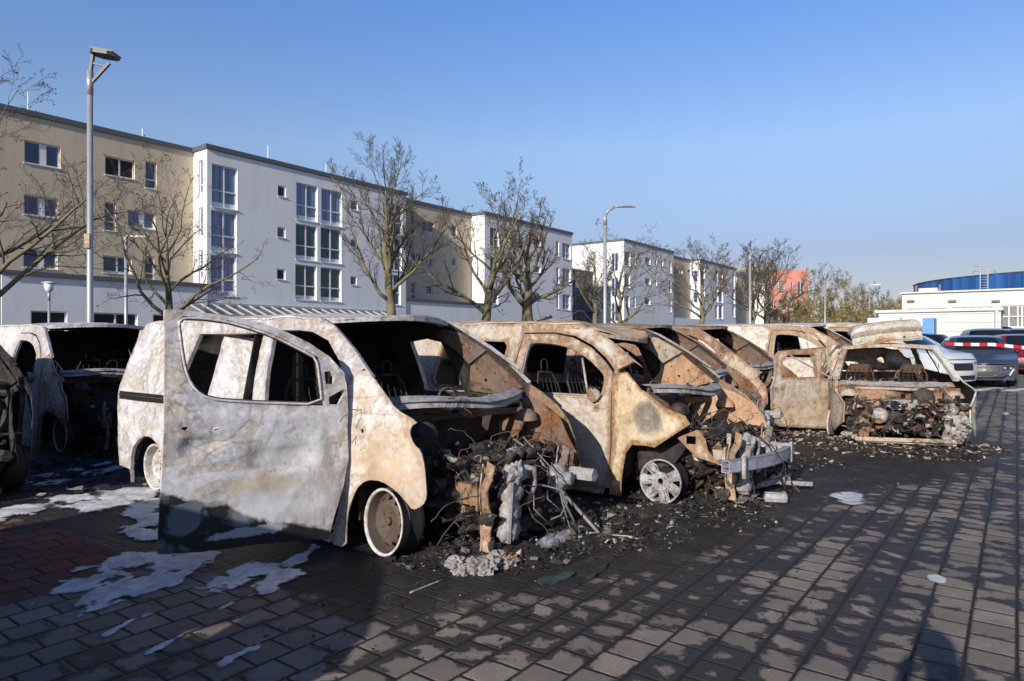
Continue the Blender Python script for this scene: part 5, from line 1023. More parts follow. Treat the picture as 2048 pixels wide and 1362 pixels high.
for a0, a1, z0, z1, _ in wl_:
    for i in range(1, 5): m.bb((HU + .05, a0 + (a1 - a0) * i / 5 - .04, z0), (HU + .12, a0 + (a1 - a0) * i / 5 + .04, z1))
    m.bb((HU + .04, a0, (z0 + z1) / 2 - .04), (HU + .11, a1, (z0 + z1) / 2 + .04))
for x in (1822, 1905, 1992): vv, z_ = on_u(x, 602, HU); m.box((HU - .1, vv, z_), (.2, .5, .15), 1)
m.build('door_frames', [M['frame'], M['grey_trim']], h)
m = MB(); m.bb((HU - .2, hv0b, zt0), (HU + 25, hv0 + .1, zt0 + .12)); m.bb((HU + .3, hv0 - .3, 0), (HU + 25, hv0, zt0)); m.build('roof', [M['clad_s']], h)
m = MB(); p = on_u(1850, 578, HU + 2); m.box((HU + 2, p[0] - .3, p[1] - .3), (2, 1.3, .6)); 
for k in (-.8, .8): m.box((HU + 1, p[0] - .3 + k, p[1] - .1), (.25, .12, .7), 1)
m.build('roof_unit', [M['clad_s'], M['grey_trim']], h)
AU = 46.0; an = empty('annex_shed', (0, 0, 0)); tag(an, 'white ribbed annex in front of the workshop hall', 'building')
av0, az = on_u(1757, 626, AU); av1 = on_u(2002, 626, AU)[0]
m = MB(); m.bb((AU, av1, 0), (AU + 6, av0, az)); m.build('walls', [M['clad']], an); m = MB(); m.bb((AU - .15, av1 - .1, az), (AU + 6, av0 + .15, az + .16)); m.tube([(AU - .1, av1 + .2, 0), (AU - .1, av1 + .2, az)], .08, 8); m.build('roof', [M['clad_s']], an)
m = MB(); vv = on_u(1735, 634, AU - 1)[0]; m.bb((AU - 1, on_u(1800, 634, AU - 1)[0], 0), (AU + 3, vv, on_u(1735, 636, AU - 1)[1])); tag(m.build('site_cabin', [M['clad_s']]), 'low white cabin left of the ribbed annex', 'cabin')
v0_, z0_ = on_u(1868, 650, AU - 3); v1_, z1_ = on_u(1845, 636, AU - 3); m = MB(); m.bb((AU - 3, v0_, 0), (AU - 1.5, v1_, z1_))
for i in range(6): m.bb((AU - 3.06, v0_ + (v1_ - v0_) * i / 6, 0), (AU - 3, v0_ + (v1_ - v0_) * i / 6 + .08, z1_))
tag(m.build('container', [plain('faded_blue_container', (.12, .30, .60), .6)]), 'small faded blue container before the annex', 'container')
# blue drum shaped building
dc = at_depth(2190, 600, 150); rr_ = 34.5; t = NT('blue_ribbed_cladding'); q_ = t.xyz(); an_ = t.math('ARCTAN2', q_[1], q_[0]); ci = t.math('FLOOR', t.math('MULTIPLY', an_, 36.0)); w1 = t.n('TexWhiteNoise', noise_dimensions='1D'); t.l(ci, w1.inputs['W'])
hue = t.math('MULTIPLY', t.math('SUBTRACT', an_, 2.60), 1.0)
t.col(t.mix(w1.outputs[0], (.012, .05, .20), (.035, .15, .42))); t.set(Roughness=.35)
drum = empty('drum_building', (dc.x, dc.y, 0)); tag(drum, 'round building clad in blue ribs, behind the white hall', 'building'); zt = 1.5 + (681 - 551) / 1350 * 140
m = MB(); vsd = []; n_ = 180
for i in range(n_):
    a = 2 * math.pi * i / n_; r2 = rr_ + (.18 if i % 2 else 0)
    vsd += [V(r2 * math.cos(a), r2 * math.sin(a), 0), V(r2 * math.cos(a), r2 * math.sin(a), zt)]
m.add(vsd, [(2 * i, 2 * ((i + 1) % n_), 2 * ((i + 1) % n_) + 1, 2 * i + 1) for i in range(n_)], 0); m.build('ribbed_wall', [t.m], drum)
m = MB(); m.lathe([(.1, zt - .3), (rr_ - .3, zt - .3), (rr_ + .2, zt - .1), (rr_ + .35, zt + .1), (.1, zt + .1)], (0, 0, 0), (0, 0, 1), 90); m.build('roof', [M['grey_trim']], drum)
lp = at_depth(1968, 620, 96); m = MB()
for k in (-.45, .45): m.tube([lp + V(0, k, -lp.z + 5), lp + V(0, k, -lp.z + 12.0)], .07, 5)
for i in range(18): m.tube([lp + V(0, -.45, -lp.z + 5.2 + .38 * i), lp + V(0, .45, -lp.z + 5.2 + .38 * i)], .04, 4)
for k in (-1.3, -.45, .45, 1.3): m.tube([lp + V(0, k, -lp.z + 11), lp + V(0, k, -lp.z + 12.1)], .05, 4)
for z_ in (11.4, 12.1): m.tube([lp + V(0, -1.3, -lp.z + z_), lp + V(0, 1.3, -lp.z + z_)], .05, 4)
tag(m.build('roof_ladder', [M['gtrim']]), 'steel cage ladder rising against the blue round building', 'ladder')
# ================================================================ lamps
M['galv'] = plain('galvanised_steel', (.36, .37, .39), .45, .3, .1, 3); M['lamp_dark'] = plain('dark_lamp_housing', (.05, .055, .06), .5)
def lamp(px, pbase, ptop, Y, label, style='flood', rpx=4):
    p = at_depth(px, 681, Y); z0 = gz(p.x); zt = CAM_H + (681 - ptop) / F_PX * Y; rr = rpx / F_PX * Y
    L = empty('street_lamp', (p.x, p.y, z0), R(-53)); tag(L, label, 'street lamp', 'lamp posts round the car park')
    H_ = zt - z0; m = MB(); m.tube([(0, 0, 0), (0, 0, 1.0), (0, 0, H_ - .45)], [rr * 1.2, rr * 1.05, rr * .95], 14); m.tube([(0, 0, H_ - .5), (0, 0, H_ - .05)], [rr * 1.1, rr * 1.1], 14); m.build('post', [M['galv']], L)
    if style == 'flood':
        a = MB(); a.beam((.0, 0, H_ - .12), (.06, 0, H_ + .28), .06, .05); a.beam((.04, 0, H_ - .25), (.36, 0, H_ + .10), .05, .05); a.beam((.05, 0, H_ + .1), (.28, 0, H_ + .04), .04, .03); a.build('arm', [M['lamp_dark']], L)
        b_ = MB(); b_.panel(smooth_poly(rect(0, -.17, .46, .17), 1), [], lambda a_, c_: V(.06 + a_, c_, H_ + .33 - .16 * a_), .07, .08, (0, 0)); 
        for i in range(7): b_.beam(V(.08, -.15 + .05 * i, H_ + .335), V(.50, -.15 + .05 * i, H_ + .27), .012, .03)
        b_.build('lamp_head', [M['lamp_dark']], L)
        c_ = MB(); c_.box((.0, -rr - .02, 3.35), (.10, .06, .26)); c_.build('control_box', [burnt('scorched_box', (.5, .45, .4), (.4, .3, .2), (.4, .1, .05), seed=60)], L)
    elif style == 'curve':
        k = 1 if rpx > 1.5 else .8; hd = MB(); hd.tube([(0, 0, H_ - .1), (.15 * k, 0, H_ + .08), (.42 * k, 0, H_ + .24)], [.06, .05, .05], 8); hd.build('arm', [M['galv']], L)
        b_ = MB(); b_.panel(smooth_poly([(0, -.08), (.5, -.14), (.85, -.04), (.85, .04), (.5, .14), (0, .08)], 1), [], lambda a_, c_: V(.38 * k + a_ * k, c_, H_ + .24 + .10 * math.sin(a_ * 2.6) - .1 * a_ - 1.2 * c_ * c_), .05, .1, (0, 0)); b_.build('lamp_head', [M['galv']], L)
    elif style == 'globe':
        hd = MB(); hd.lathe([(.03, 0), (.10, .02), (.16, .12), (.22, .42), (.20, .44), (.001, .45)], (0, 0, H_ - .1), (0, 0, 1), 18); hd.lathe([(.001, .5), (.12, .48), (.30, .44), (.30, .42)], (0, 0, H_ - .1), (0, 0, 1), 18); hd.build('lamp_head', [M['frame']], L)
    elif style == 'arm':
        hd = MB(); hd.beam((0, 0, H_ - .05), (.55, 0, H_ - .05), .06, .05); hd.box((.75, 0, H_ - .08), (.6, .16, .08)); hd.build('lamp_head', [M['frame']], L)
    return L
lamp(180, 0, 137, 12.6, 'tall grey lamp post with square flood head, nearest and farthest left', 'flood', 5.6)
lamp(1210, 0, 425, 27, 'slim lamp post with curved head in the middle of the photo', 'curve', 3.6)
lamp(1500, 0, 508, 42, 'slim curved lamp post before the curved roof house', 'curve', 2.4)
lamp(1650, 0, 548, 54, 'small distant lamp post right of the red house', 'curve', 1.6)
lamp(1739, 0, 568, 66, 'thinnest distant lamp post among the shrubs', 'arm', 1.3)
lamp(252, 0, 470, 33, 'thin white lamp post with short arm behind the left tree', 'arm', 3.2)
lamp(98, 0, 580, 31, 'short lamp post with white cone shaped head before the ground floor', 'globe', 2.4)
# ================================================================ bare trees
def bark(name, c, c2):
    t = NT(name); a = t.noise(3, 6, .7, .5); b = t.noise(30, 5, .7, 0, (0, 0, 0), (1, 1, .25)); t.col(t.mix(t.ramp(a, [(.4, 0.), (.62, 1.)]), c, c2)); t.set(Roughness=.9); t.bump(b, .02); return t.m
M['bark'] = bark('mossy_bark', (.13, .105, .07), (.20, .19, .09)); M['twig'] = bark('dark_twigs', (.075, .06, .05), (.10, .085, .06)); M['scrub'] = bark('pale_scrub_twigs', (.20, .145, .09), (.26, .21, .10)); M['twig_r'] = bark('reddish_twigs', (.095, .065, .048), (.13, .09, .062))
def tree(base, H_, r0, fork, spread, label, seed, limbs=9, lv=4, up=.25, twig='twig', lean=(0, 0), dens=1.0, group='bare trees along the street', knob=0, leaf=None, tr=.007, trunk_pts=None):
    H_ *= .88; rnd = random.Random(seed); T = empty('bare_tree', base); tag(T, label, 'tree', group); tk, cr, lf = MB(), MB(), MB()
    def rv(k): return V(rnd.gauss(0, k), rnd.gauss(0, k), rnd.gauss(0, k))
    def branch(p, d_, L, r, lev, mb):
        n = 6 if lev < 3 else 4; pts = [p]; rad = [r]; dd = d_.normalized()
        for i in range(n):
            dd = (dd + rv(.15 if lev < 3 else .20) + V(0, 0, up * (.35 if lev < 3 else .18))).normalized(); p = p + dd * L / n; pts.append(p); rad.append(max(tr, r * (1 - .75 * (i + 1) / n)))
        k = 8 if lev == 1 else (5 if lev == 2 else 3); (tk if lev == 1 else mb).tube(pts, rad, k, 0, lev < 3)
        if knob and lev >= 3 and rnd.random() < knob: lf.blob(pts[-1], .022, 0, .3, 2, 1, rnd.random() * 9)
        if leaf and lev >= 3:
            for q in pts[1:]:
                if rnd.random() < leaf * .18:
                    o = q + rv(.12); s_ = rnd.uniform(.04, .09); a, b_ = rv(1).normalized() * s_, rv(1).normalized() * s_; lf.add([o - a, o - b_, o + a, o + b_], [(0, 1, 2, 3)], 1)
        if lev >= lv: return
        m_ = int({1: 8, 2: 7, 3: 6}[lev] * dens + rnd.random())
        for j in range(m_):
            t_ = .25 + .75 * (j + rnd.random() * .8) / m_; i = min(n - 1, int(t_ * n)); o = pts[i].lerp(pts[i + 1], t_ * n - i); ax_ = (pts[i + 1] - pts[i]).normalized()
            s_ = ax_.orthogonal().normalized(); s_ = Matrix.Rotation(rnd.random() * 6.283, 3, ax_) @ s_
            nd = (ax_ * rnd.uniform(.5, 1.1) + s_ * rnd.uniform(.6, 1.1) + V(0, 0, up * .5)).normalized(); branch(o, nd, L * rnd.uniform(.32, .55) * (1 - .35 * t_), max(tr, rad[i] * .45), lev + 1, mb)
    # trunk
    n = 10; top = V(lean[0], lean[1], H_ * .82); pts = [V(0, 0, -.1)]; rad = [r0 * 1.25]
    for i in range(1, n + 1):
        q = top * (i / n) + rv(.05 * H_ / 8) * (1 if i > 2 else .3); pts.append(q); rad.append(r0 * (1 - .86 * max(0, (i / n - .15)) / .85))
    tk.tube(pts, rad, 10, 0)
    for j in range(limbs):
        t_ = fork / (H_ * .82) + (1 - fork / (H_ * .82)) * ((j + rnd.random() * .6) / limbs) ** 1.1; t_ = min(.97, t_); i = min(n - 1, int(t_ * n)); o = pts[i].lerp(pts[i + 1], t_ * n - i); a = j * 2.4 + rnd.random() * .8
        el = .35 + 1.0 * t_ * .8; L = spread * (1.15 - .55 * t_) * rnd.uniform(.85, 1.15)
        branch(o, V(math.cos(a), math.sin(a), el), L, min(rad[i] * .5, r0 * .36), 1, cr)
    branch(pts[-1], V(0, 0, 1), H_ * .22, rad[-1], 2, cr)
    tk.build('trunk', [M['bark']], T); cr.build('crown', [M[twig]], T)
    if lf.v: tag(lf.build('leaf_buds', [M[twig], leafm], T), kind='stuff')
    return T
leafm = plain('young_green_leaves', (.26, .22, .07), .6, var=.5, scale=2)
def tp(px, Y): p = at_depth(px, 681, Y); return (p.x, p.y, gz(p.x))
tree(tp(-70, 18), 7.0, .24, 2.2, 5.2, 'bare tree reaching in from the left edge', 31, 11, up=.16, twig='twig', knob=.1, tr=.004)
tree(tp(348, 23), 6.9, .19, 2.0, 4.3, 'gnarled bare tree before the cream wall, right of the tall lamp', 5, 13, up=.10, twig='twig_r', knob=.15, lean=(-.2, .1), tr=.004, dens=.75)
tree(tp(790, 23), 8.9, .20, 2.5, 3.1, 'tallest bare tree, before the end of the white bay', 8, 15, up=.34, twig='twig', dens=1.15, lean=(-.3, .2), tr=.0035)
tree(tp(952, 27), 8.0, .24, 2.0, 4.2, 'bare forked tree standing left of the thick trunked one', 13, 11, up=.32, twig='twig', knob=.25, lean=(.9, -.6), tr=.0045, dens=.8)
tree(tp(1055, 29), 7.4, .33, 2.4, 3.4, 'thick trunked bare tree with a pollarded head', 17, 13, up=.3, twig='twig_r', dens=1.0, tr=.005)
tree(tp(1190, 46), 7.8, .25, 2.6, 3.2, 'slim bare tree before the blue glazed link', 23, 10, up=.4, twig='twig_r', tr=.006)
tree(tp(1240, 34), 6.4, .18, 1.6, 4.6, 'wide low bare tree right of the middle lamp post', 27, 11, up=.12, twig='twig', knob=.2, tr=.005, dens=.75)
tree(tp(1405, 44), 7.2, .25, 2.2, 4.4, 'bare tree before the second white bay', 32, 11, up=.22, twig='twig_r', tr=.006)
tree(tp(1506, 50), 7.8, .22, 2.0, 3.6, 'bare tree just left of the curved roof corner', 35, 10, up=.3, twig='twig', tr=.007)
tree(tp(1532, 56), 9.6, .30, 2.4, 4.8, 'broad bare tree before the curved roof', 36, 13, up=.32, twig='twig', tr=.008)
GL = 'scrub trees at the back of the lot'
spec = [(1570, 62, 5.5, 'twig_r', None), (1590, 70, 6.5, 'twig_r', .2), (1612, 66, 5.4, 'twig_r', .3), (1640, 72, 9.0, 'twig', .7), (1668, 74, 6.8, 'twig_r', .5), (1690, 78, 9.6, 'twig', .35), (1712, 72, 6.4, 'twig_r', .4), (1735, 80, 7.8, 'twig', .2), (1758, 84, 8.4, 'twig', .05), (1778, 76, 5.8, 'twig_r', .6), (1795, 80, 6.2, 'twig', 1.0), (1602, 58, 4.2, 'twig_r', .5), (1656, 60, 4.4, 'twig_r', .8), (1700, 64, 4.6, 'twig', 1.0), (1745, 66, 4.4, 'twig_r', .5)]
labs = ['reddish bare shrub left of the red house', 'reddish scrub tree before the red house wall', 'reddish scrub tree at the right corner of the red house', 'taller scrub tree with young leaves beside the small lamp post', 'low leafing shrub right of the small lamp post', 'tallest scrub tree between the two distant lamp posts', 'brown shrub left of the thinnest lamp post', 'bare scrub tree behind the thinnest lamp post', 'bare scrub tree right of the thinnest lamp post', 'brown leafing shrub left of the hall', 'yellow green bush against the hall corner', 'low brown bush under the red house', 'low leafing bush by the small lamp post foot', 'low yellow green bush under the tallest scrub tree', 'low brown bush at the foot of the thinnest lamp post']
for i, ((px, Y, H_, tw, lf_), lb) in enumerate(zip(spec, labs)):
    tree(tp(px, Y), H_, .12, .4, H_ * .52, lb, 50 + i, 10, 4, up=.3, twig='scrub' if tw == 'twig_r' or (lf_ or 0) > .3 else tw, leaf=lf_, group=GL, tr=.012, dens=.8)
m = MB(); rnd = random.Random(4)
for i in range(5200):
    px = rnd.uniform(1545, 1812); Y = rnd.uniform(84, 110); p = at_depth(px, 681, Y); z = gz(p.x) + rnd.random() ** 1.1 * (2.4 + 1.6 * noise.noise(V(px * .03, 0, 0))); o = V(p.x, p.y, z); d_ = V(rnd.gauss(0, 1), rnd.gauss(0, 1), rnd.gauss(.8, .8)).normalized() * rnd.uniform(.3, .9)
    m.tube([o, o + d_], [.03, .012], 3, rnd.choice([0, 0, 1, 2]), False)
tag(m.build('hedge', [M['scrub'], M['twig_r'], leafm]), 'far tangle of brown hedge closing the lot', 'hedge', kind='stuff')
# ================================================================ parked cars (undamaged)
def paint(name, c, metal=.5): 
    t = NT(name); t.col(c); t.set(Roughness=.28, Metallic=metal); t.b.inputs['Coat Weight'].default_value = .6; t.b.inputs['Coat Roughness'].default_value = .05
    f = t.noise(400, 2); t.bump(f, .0003, .2); return t.m
M['cglass'] = plain('tinted_car_glass', (.012, .018, .024), .05, 0, .1); M['cglass'].node_tree.nodes['Principled BSDF'].inputs['Specular IOR Level'].default_value = .9
M['black_pl'] = plain('black_car_plastic', (.015, .015, .016), .45, 0, .1); M['chrome'] = plain('chrome', (.7, .7, .72), .12, 1., .02); M['lampg'] = plain('clear_headlamp', (.45, .48, .52), .08, .4, .2, 30)
M['chrome_d'] = plain('dull_grille_metal', (.16, .165, .18), .35, .6, .1); M['rubber'] = plain('tyre_rubber', (.02, .02, .02), .8)
PROF = {'hatch': dict(L=4.1, W=.87, H=1.42, hood=[(0, .62), (.12, .74), (.9, .93)], ws=(.95, .95, 1.62, 1.36), roof=[(2.1, 1.42), (2.9, 1.42), (3.5, 1.36)], rear=[(3.95, 1.05), (4.1, .8)], cl=.17),
        'suv': dict(L=4.5, W=.92, H=1.65, hood=[(0, .78), (.12, .94), (.95, 1.08)], ws=(1.0, 1.1, 1.70, 1.57), roof=[(2.2, 1.65), (3.2, 1.65), (3.9, 1.58)], rear=[(4.35, 1.15), (4.48, .9)], cl=.2),
        'van': dict(L=5.0, W=.96, H=1.92, hood=[(0, .8), (.12, .98), (.75, 1.16)], ws=(.8, 1.2, 1.65, 1.84), roof=[(2.2, 1.92), (3.4, 1.92), (4.85, 1.9)], rear=[(4.95, 1.3), (5.0, .9)], cl=.2)}
def car(kind, label, pos, rz, col, seed=0, grille=False, cat='car', group='undamaged cars parked beyond the tape'):
    P = PROF[kind]; root = empty('parked_car' if kind != 'van' else 'parked_van', pos, rz); tag(root, label, cat, group)
    L, Wd, H_ = P['L'], P['W'], P['H']; wx = [.78, L - .85]; prof = P['hood'] + [(P['ws'][0], P['ws'][1]), (P['ws'][2], P['ws'][3])] + P['roof'] + P['rear'] + [(L, .45)]
    def ztop(y):
        pr = prof
        for (a, za), (b, zb) in zip(pr[:-1], pr[1:]):
            if a <= y <= b: return za + (zb - za) * (y - a) / max(1e-6, b - a)
        return pr[-1][1]
    belt = P['ws'][1] - .02
    def hw(y, z):
        w_ = Wd - .14 * max(0, (.55 - y) / .55) ** 2.2 - .08 * max(0, (y - L + .5) / .5) ** 2
        if z > belt: w_ -= .24 * ((z - belt) / (H_ - belt)) ** 1.2
        return w_ - .04 * max(0, .35 - z) / .35 + .012 * math.exp(-((z - .78) / .04) ** 2)
    side = [(.02, .30)] + [(y, z) for y, z in prof] + [(L - .02, .3)]
    arch = []
    for y0 in (wx[1], wx[0]): arch += [(y0 + .36 * math.cos(R(a)), .31 + .36 * math.sin(R(a))) for a in (-20, 10, 40, 65, 90, 115, 140, 170, 200)]
    body = side + [(L - .2, .22)] + arch[:9] + [(2.4, .17)] + arch[9:] + [(.15, .2)]
    m = MB(); 
    for sx in (1, -1):
        if sx > 0: m.panel([(b, a) for a, b in body], [], lambda b, a: V(-hw(a, b), a, b), .02, .10, (0, 1))
        else: m.panel(body, [], lambda a, b: V(hw(a, b), a, b), .02, .10, (0, 1))
    # top skin
    ys = sorted(set([0, .04, .12, .3, .6] + [y for y, z in prof] + [L * i / 26 for i in range(27)])); N = 14; vs = []; fs = []
    for y in ys:
        z = ztop(y); w_ = hw(y, z)
        for j in range(N + 1):
            s_ = -1 + 2 * j / N; fr = max(0, 1 - y / .5); dy = -.16 * (1 - s_ * s_) * fr - .10 * (1 - s_ * s_) * (1 if P['ws'][0] - .1 < y < P['ws'][2] + .1 else 0)
            vs.append(V(s_ * w_, y + dy, z + .045 * (1 - s_ ** 4) * (1 if y > P['ws'][0] else .6) - (.0 if abs(s_) < .9 else .0)))
    for i in range(len(ys) - 1):
        for j in range(N): fs.append((i * (N + 1) + j, i * (N + 1) + j + 1, (i + 1) * (N + 1) + j + 1, (i + 1) * (N + 1) + j))
    m.add(vs, fs, 0, True)
    # nose and tail
    zf = P['hood'][0][1]
    def nose(s_, z): return V(s_ * hw(.02, z), .0 - .16 * (1 - s_ * s_) - .05 * math.sin(min(1, (z - .2) / (zf - .2)) * math.pi) , z)
    m.panel(rect(-1, .2, 1, zf), [], nose, .02, .08, (0, 1)); m.panel([(b, a) for a, b in rect(-1, .25, 1, .82)], [], lambda b, a: V(a * hw(L - .02, b), L + .05 * (1 - a * a), b), .02, .15, (0, 1))
    m.build('body', [col, M['black_pl']], root)
    # glass
    g = MB(); y0, z0, y1, z1 = P['ws']
    def wsf(s_, t_): y = y0 + .06 + (y1 - y0 - .10) * t_; z = ztop(y); w_ = hw(y, z) * .90; return V(s_ * w_, y - .10 * (1 - s_ * s_), z + .045 * (1 - s_ ** 4) + .012)
    g.panel(rect(-1, 0, 1, 1), [], wsf, .006, .12, (0, 0))
    yr0 = P['roof'][2][0] + .05; yr1 = P['rear'][0][0] - .05
    g.panel(rect(-.85, yr0, .85, yr1), [], lambda s_, y: V(s_ * hw(y, ztop(y)), y, ztop(y) + .055), .006, .12, (0, 0))
    yb1 = P['roof'][2][0] - (.0 if kind != 'van' else 2.1)
    sp = [(y0 + .28, belt + .04), (y1 + .02, z1 - .09), (P['roof'][0][0], H_ - .10), (yb1 - .1, H_ - .12), (yb1 + .2, belt + .05)]
    g.panel([(b, a) for a, b in sp], [], lambda b, a: V(-hw(a, b) - .008, a, b), .006, .15, (0, 0)); g.panel(sp, [], lambda a, b: V(hw(a, b) + .008, a, b), .006, .15, (0, 0)); gl_ = g.build('windows', [M['cglass']], root)
    pl = MB()
    for sx in (-1, 1):
        for yy in ((1.95 if kind == 'hatch' else 2.1), (2.85 if kind == 'hatch' else 3.1)):
            if kind == 'van' and yy > 2.5: continue
            pl.beam(V(sx * (hw(yy, belt) + .013), yy, belt + .02), V(sx * (hw(yy, H_ - .1) + .013), yy - .02, H_ - .11), .02, .06)
        pl.beam(V(sx * (Wd * .98), .45 + .7, .24), V(sx * (Wd * .98), L - 1.3, .24), .04, .08)
    pl.build('trim', [M['black_pl']], root)
    for sx in (-1, 1):
        mi = MB(); mi.blob(V(sx * (Wd + .10), y0 + .42, belt + .06), .10, 0, .05, 1, 2, 1, (.8, .7, .65), True); mi.beam(V(sx * (Wd - .08), y0 + .42, belt + .01), V(sx * (Wd + .05), y0 + .42, belt + .03), .04, .03); mi.build('mirror', [M['black_pl'] if seed % 2 else col], root)
        hl = MB(); zz_ = zf - .05
        hl.panel([(.50, zz_ - .02), (.58, zz_ - .10), (.90, zz_ - .05), (.98, zz_ + .035), (.80, zz_ + .03)], [], lambda a, b: nose(sx * a, b) + V(0, -.012, 0), .01, .06, (0, 0))
        for k in (.66, .84): hl.blob(nose(sx * k, zz_ - .03) + V(0, -.01, 0), .035, 1, 0, 1, 2, 0, (1, .5, .8), True)
        hl.build('headlight', [M['black_pl'], M['lampg']] if grille else [M['lampg'], M['chrome']], root)
        for yy in wx:
            w = empty('wheel', (sx * (Wd - .12), yy, .31), 0, root); t_ = MB(); A = V(sx, 0, 0)
            t_.lathe([(.20, -.1), (.30, -.1), (.315, -.06), (.315, .06), (.30, .09), (.215, .10)], (0, 0, 0), A, 24); t_.build('tyre', [M['rubber']], w)
            r_2 = MB(); r_2.lathe([(.215, .09), (.20, .08), (.19, .05), (.001, .04)], (0, 0, 0), A, 20, 1)
            for i in range(5): a = 2 * math.pi * i / 5; r_2.beam(V(sx * .07, .03 * math.cos(a), .03 * math.sin(a)), V(sx * .085, .2 * math.cos(a), .2 * math.sin(a)), .05, .02, 0, V(1, 0, 0))
            r_2.build('rim', [M['chrome'], M['black_pl']], w)
    gr = MB()
    if grille:
        gp = [(-.52, zf - .04), (.52, zf - .04), (.46, .40), (.34, .31), (-.34, .31), (-.46, .40)]; gr.panel(gp, [], lambda a, b: nose(a, b) + V(0, -.012, 0), .01, .06, (0, 0))
        for r_i in range(9):
            for c_i in range(19):
                a = -.48 + .96 * c_i / 18 + (.026 if r_i % 2 else 0); b_ = .33 + (zf - .38) * r_i / 8
                if abs(a) > .48 - .02 * max(0, 4 - r_i) or (abs(a) < .30 and .42 < b_ < .52): continue
                q = nose(a, b_) + V(0, -.03, 0); gr.beam(q - V(.018, 0, .012 * (1 if a > 0 else -1)), q + V(.018, 0, .012 * (1 if a > 0 else -1)), .006, .006, 1)
        pts = [nose(a, b_) + V(0, -.03, 0) for a, b_ in [(-.47, .42), (-.36, .32), (-.2, .295), (0, .29), (.2, .295), (.36, .32), (.47, .42)]]; gr.tube(pts, .008, 5, 1)
        gr.build('grille', [M['black_pl'], M['chrome_d']], root)
        pb = MB(); pb.panel(rect(-.30, .42, .30, .53), [], lambda a, b: nose(a, b) + V(0, -.04, 0), .01, .1, (0, 0)); pb.box(nose(0, .49) + V(0, -.055, 0), (.06, .006, .025), 1); pb.build('number_plate_holder', [M['black_pl'], M['frame']], root)
        # rearing heraldic animal emblem of small strokes
        em = MB(); c0 = nose(0, .62) + V(0, -.04, 0)
        for (x0, z0_, x1, z1_, w_) in [(-.035, .0, .0, .035, .02), (.0, .035, .03, .03, .016), (-.01, .03, .01, -.04, .022), (-.035, -.01, -.05, -.035, .01), (.01, -.03, .035, -.055, .012), (-.0, -.04, -.02, -.065, .012), (.03, .03, .042, .01, .008), (.01, .0, .045, -.015, .009), (-.05, .015, -.035, 0, .01)]: em.beam(c0 + V(x0, 0, z0_), c0 + V(x1, 0, z1_), w_, .008, 0, V(0, 1, 0))
        for i, x in enumerate([-.09, -.06, -.03, .0, .03, .06, .09]): em.box(V(x, -.155, zf + .035), (.013, .006, .018))
        em.build('emblem', [M['chrome']], root)
        lo = MB(); lo.panel([(-.80, .36), (-.60, .24), (.60, .24), (.80, .36), (.55, .30), (-.55, .30)], [], lambda a, b: nose(a, b) + V(0, -.012, 0), .01, .06, (0, 0)); lo.build('lower_intake', [M['black_pl']], root)
        for sx in (-1, 1):
            dl = MB(); q0 = nose(sx * .93, .52) + V(0, -.03, 0); q1 = nose(sx * .80, .34) + V(0, -.03, 0); dl.beam(q0, q1, .03, .02); dl.build('daytime_light', [M['frame']], root)
    else:
        gr.panel(rect(-.5, zf - .28, .5, zf - .08), [], lambda a, b: nose(a, b) + V(0, -.012, 0), .01, .08, (0, 0)); gr.panel(rect(-.7, .24, .7, .36), [], lambda a, b: nose(a, b) + V(0, -.012, 0), .01, .08, (0, 0))
        gr.build('grille', [M['black_pl']], root)
    return root
AZU = R(-90)   # nose of the model points to local -y; turned so the car faces back along the row
def cp(px, Y): p = at_depth(px, 681, Y); return V(p.x, p.y, gz(p.x) + .02)
PG = paint('slate_blue_grey_paint', (.095, .105, .15), .55); PW = paint('white_paint', (.72, .73, .75), 0); PB = paint('black_paint', (.01, .011, .013), .1); PR = paint('dark_red_paint', (.30, .02, .035), .3); PN = paint('navy_paint', (.02, .05, .16), .3); PS = paint('silver_white_paint', (.60, .62, .66), .1)
car('hatch', 'slate grey hatchback with patterned grille facing the camera behind the tape', cp(1966, 19.0), R(-82), PG, 1, True)
car('hatch', 'dark red hatchback half hidden at the right edge', cp(2062, 24.0), R(-80), PR, 2)
car('suv', 'silver white car nosing out behind the burnt car', cp(1915, 18.5), R(-30), PS, 3)
car('hatch', 'white car behind the silver white one', cp(1905, 25), R(-35), PW, 5)
car('suv', 'black estate car parked behind the slate grey hatchback', cp(1996, 27), R(-80), PB, 4)
car('hatch', 'low black car between the white car and the black estate', cp(1950, 33), R(-20), PB, 7)
car('suv', 'black car at the right edge behind the red hatchback', cp(2050, 34), R(-80), PB, 9)
car('hatch', 'dark blue car behind the roof of the silver white car', cp(1872, 21), R(-25), PN, 11)
car('van', 'white van before the annex, left one', cp(1838, 36), R(-15), PW, 13, cat='van'); car('van', 'white van before the annex, right one', cp(1900, 38), R(-15), PW, 15, cat='van')
car('van', 'navy blue van before the roller door', cp(2030, 40), R(-60), PN, 17, cat='van')
